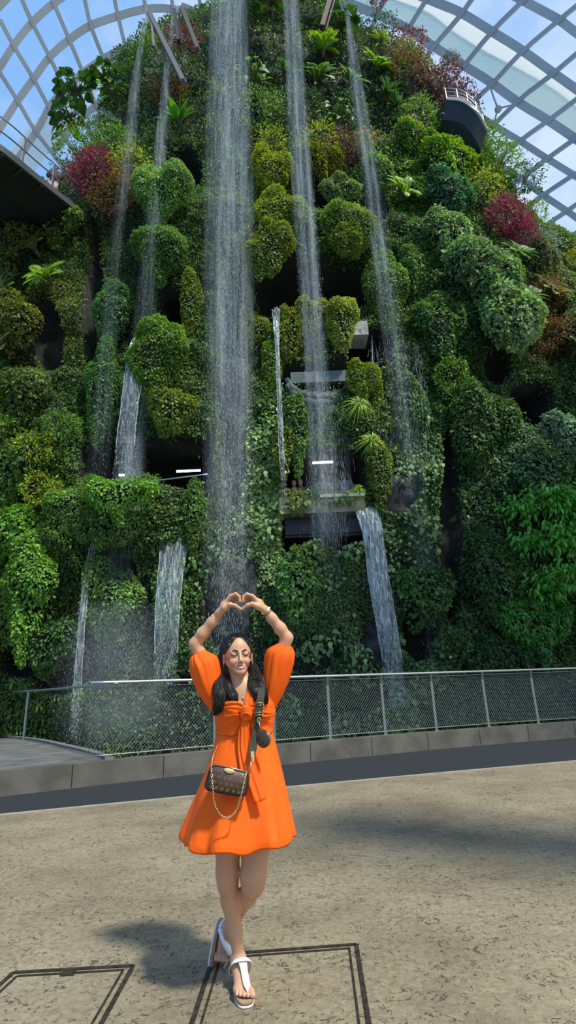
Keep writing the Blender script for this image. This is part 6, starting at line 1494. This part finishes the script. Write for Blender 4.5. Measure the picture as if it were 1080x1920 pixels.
for sx in (-1, 1): mb.sphere(pp(hp(sx*.078, .004, -.040)), .0045, 8, 6); mb.tube([pp(hp(sx*.078, .004, -.042)), pp(hp(sx*.079, .004, -.060))], .0012, 5)
mb.build('earrings', GOLD, person, True)

# ================================================================== shoulder bag
BROWN = noisy('coated_canvas', (.055, .028, .018), (.085, .045, .03), 14, .38, .1, spec=.5); TAN = mat('tan_leather', (.62, .46, .26), .5); GREEN = noisy('canvas_strap', (.03, .032, .018), (.05, .052, .03), 80, .8, .2)
PRN = mat('monogram_print', (.24, .165, .09), .5)
YB = YC-.235
TL, TR, BR, BL = pt(397, 1433, YB+.012), pt(468, 1449, YB), pt(461, 1495, YB-.006), pt(383, 1480, YB+.006)
cB = (TL+TR+BR+BL)/4; bag = empty('shoulder_bag', tuple(cB), label='small brown monogram shoulder bag with gold chain hanging at her hip', cat='bag')
bb = lambda p: tuple(np.array(p)-cB)
ex = nrm(TR-TL); ez = nrm((TL+TR)-(BL+BR)); ey = nrm(np.cross(ex, ez)); ey = ey if ey[1] > 0 else -ey
def quad(u, v): return (TL*(1-u)+TR*u)*(1-v)+(BL*(1-u)+BR*u)*v
def pouch(dep, y0, shrink=0, nm='pouch', m=BROWN):
    mb = MB(); rings = []; n = 48
    for j, (d_, s_) in enumerate([(0, .90), (.15, .975), (.35, 1.0), (.65, 1.0), (.85, .975), (1, .90)]):
        ring = []
        for k in range(n):
            a = 2*math.pi*k/n; c, s = math.cos(a), math.sin(a); e = .32; x = np.sign(c)*abs(c)**e*s_*(1-shrink); y = np.sign(s)*abs(s)**e*s_*(1-shrink)
            ring.append(bb(quad(.5+.5*x, .5-.5*y)+ey*(y0+dep*(d_-.5))))
        rings.append(ring)
    mb.loft(rings); return mb.build(nm, m, bag, True)
pouch(.050, 0); pouch(.035, .045, .06, 'rear_pouch')
mb = MB(); n = 48
for y0 in (-.019, .019): mb.tube([bb(quad(.5+.5*np.sign(math.cos(a))*abs(math.cos(a))**.32*1.0, .5-.5*np.sign(math.sin(a))*abs(math.sin(a))**.32*1.0)+ey*y0) for a in np.linspace(0, 2*math.pi, n, endpoint=False)], .0026, 6, True)
mb.build('piping', mat('dark_piping', (.03, .016, .01), .4), bag, True)
mb = MB(); mb.tube([bb(quad(.03, -.02)), bb(quad(.5, -.03)), bb(quad(.97, -.02))], .003, 6); mb.build('zip', GOLD, bag, True)
mb = MB(); rings = [[bb(quad(.5+.14*math.cos(a)*q, .06-.13*math.sin(a)*q*(1 if math.sin(a) < 0 else .6))-ey*(.0262+z_)) for a in np.linspace(0, 2*math.pi, 20, endpoint=False)] for q, z_ in ((1, -.002), (1, .001), (.9, .003))]
mb.loft(rings); mb.build('leather_tab', TAN, bag, True)
# printed monogram: letters, four petal flowers and pointed stars in a grid
mb = MB()
def face_pt(u, v, dx, dz): return bb(quad(u, v)+ex*dx-ez*dz*-1-ey*.0268)
def mark(u, v, kd, s=.0062):
    if kd == 0:
        for k in range(4):
            a = math.pi/2*k+math.pi/4*0; mb.add([face_pt(u, v, s*math.cos(a+q)*r, s*math.sin(a+q)*r) for q, r in ((0, 1.1), (.45, .55), (0, .15), (-.45, .55))], [(0, 1, 2, 3)])
    elif kd == 1:
        for k in range(4):
            a = math.pi/2*k; P = [face_pt(u, v, .55*s*math.cos(a)+.36*s*math.cos(b_), .55*s*math.sin(a)+.36*s*math.sin(b_)) for b_ in np.linspace(0, 6.28, 8, endpoint=False)]; mb.add(P, [tuple(range(8))])
    else:
        def st(x0, z0, x1, z1, w=.0010):
            dx, dz = x1-x0, z1-z0; l = math.hypot(dx, dz); nx_, nz_ = -dz/l*w, dx/l*w; mb.add([face_pt(u, v, a, c) for a, c in ((x0+nx_, z0+nz_), (x1+nx_, z1+nz_), (x1-nx_, z1-nz_), (x0-nx_, z0-nz_))], [(0, 1, 2, 3)])
        st(-.0055, .005, -.0075, -.005); st(-.0075, -.005, .0005, -.005); st(-.003, .007, .001, -.003); st(.001, -.003, .007, .007)
for r_i in range(4):
    for c_i in range(7):
        u = .09+.137*c_i+(.068 if r_i % 2 else 0); v = .17+.22*r_i
        if u > .94 or (r_i == 0 and .34 < u < .66): continue
        mark(u, v, (c_i+2*r_i) % 3 if (c_i+r_i) % 2 else 2 if r_i % 2 else 0)
mb.build('monogram', PRN, bag)
def chain(pts, n, nm, m=GOLD, r=.0062, th=.0016, parent=bag, o=cB):
    P = spline(pts, n); mb = MB()
    for i in range(n-1):
        c = (P[i]+P[i+1])/2; t_ = nrm(P[i+1]-P[i]); s_ = np.linalg.norm(P[i+1]-P[i])*.72; A_ = nrm(np.cross(t_, [.3, 1, .2] if i % 2 else [1, .2, .3])); mb.tube([tuple(c-o+t_*s_*math.cos(a)+A_*r*.6*math.sin(a)) for a in np.linspace(0, 2*math.pi, 9)[:-1]], th, 4, True)
    return mb.build(nm, m, parent, True)
chain([pt(396, 1434, YB-.03), pt(399, 1478, YB-.055), pt(404, 1512, YB-.05), pt(421, 1533, YB-.045), pt(440, 1524, YB-.045), pt(451, 1495, YB-.05), pt(458, 1462, YB-.035), pt(462, 1449, YB-.028)], 56, 'chain')
chain([pt(397, 1433, YB), pt(399, 1420, YB+.06), pt(404, 1408, YB+.13), pt(409, 1392, YC-.02)], 16, 'side_chain', r=.009, th=.002)
mb = MB()
def bstrap(pts, w, th, m=None):
    P = spline(pts, 40); rings = []
    for i in range(40):
        t_ = nrm(P[min(39, i+1)]-P[max(0, i-1)]); U = np.array([.0, -1, .15]); S = nrm(np.cross(t_, U)); U = np.cross(S, t_); rings.append([bb(P[i]+S*a*w+U*c*th) for a, c in ((-1, -1), (1, -1), (1, 1), (-1, 1))])
    mb.loft(rings)
SP = [pt(472, 1414, YC-.185), pt(476, 1395, YC-.160), pt(481, 1365, YC-.146), pt(485, 1338, YC-.155), pt(487, 1318, YC-.150), pt(490, 1300, YC-.128), pt(489, 1285, YC-.085), pt(487, 1277, YC-.02), pt(486, 1282, YC+.075), pt(470, 1330, YC+.125), pt(430, 1380, YC+.11), pt(406, 1398, YC+.04)]
bstrap(SP, .0185, .0018); mb.build('strap', GREEN, bag)
for (x, y, Y) in ((486.5, 1320, YC-.158), (485, 1338, YC-.162)): c = pt(x, y, Y); MB().tube([bb(c+np.array([a, 0, b_])) for a, b_ in ((-.021, -.006), (.021, -.006), (.021, .006), (-.021, .006))], .0022, 6, True).build('buckle', GOLD, bag, True)
c = pt(485.5, 1350, YC-.165); MB().tube([bb(c+[.008*math.cos(a), 0, .010*math.sin(a)]) for a in np.linspace(0, 6.28, 13)[:-1]], .0028, 6, True).build('ring', GOLD, bag, True); MB().tube([bb(c+[0, 0, -.01]), bb(pt(488, 1366, YC-.165))], .003, 6).build('hook', GOLD, bag, True)
MB().tube([bb(pt(472, 1420, YC-.20)), bb(pt(470, 1434, YB+.0)), bb(pt(468, 1447, YB))], .004, 6).build('clasp', GOLD, bag, True)
mb = MB(); mb.box(bb(pt(473.5, 1418, YC-.196)), (.008, .003, .022)); mb.build('leather_end', TAN, bag)
# round coin purse hung on the strap
CPc = pt(494.5, 1385, YC-.172); cpo = empty('coin_purse', bb(CPc), label='round brown monogram coin purse with gold rim'); cpo.parent = bag; del cpo['label']
e1 = nrm(np.array([.80, -.60, .0])); e2 = np.array([0, 0, 1.]); e3 = nrm(np.cross(e1, e2)); e3 = e3 if e3[1] < 0 else -e3
mb = MB(); rr = .041; mb.loft([[tuple(e1*rr*q*math.cos(a)+e2*rr*q*math.sin(a)+e3*z_) for a in np.linspace(0, 2*math.pi, 32, endpoint=False)] for q, z_ in ((.85, -.012), (1, -.008), (1, .008), (.85, .012))]); mb.build('disc', BROWN, cpo, True)
mb = MB(); mb.tube([tuple(e1*rr*1.01*math.cos(a)+e2*rr*1.01*math.sin(a)) for a in np.linspace(0, 2*math.pi, 32, endpoint=False)], .0022, 6, True); mb.build('rim', GOLD, cpo, True)
mb = MB()
for (a_, b_) in ((0, 0), (.02, .018), (-.02, .018), (.02, -.018), (-.02, -.018), (0, .03), (0, -.03)):
    for k in range(4): q = math.pi/2*k; mb.add([tuple(e1*(a_+.006*math.cos(q+w_)*r_)+e2*(b_+.006*math.sin(q+w_)*r_)+e3*.0125) for w_, r_ in ((0, 1.1), (.45, .55), (0, .15), (-.45, .55))], [(0, 1, 2, 3)])
mb.build('print', PRN, cpo)
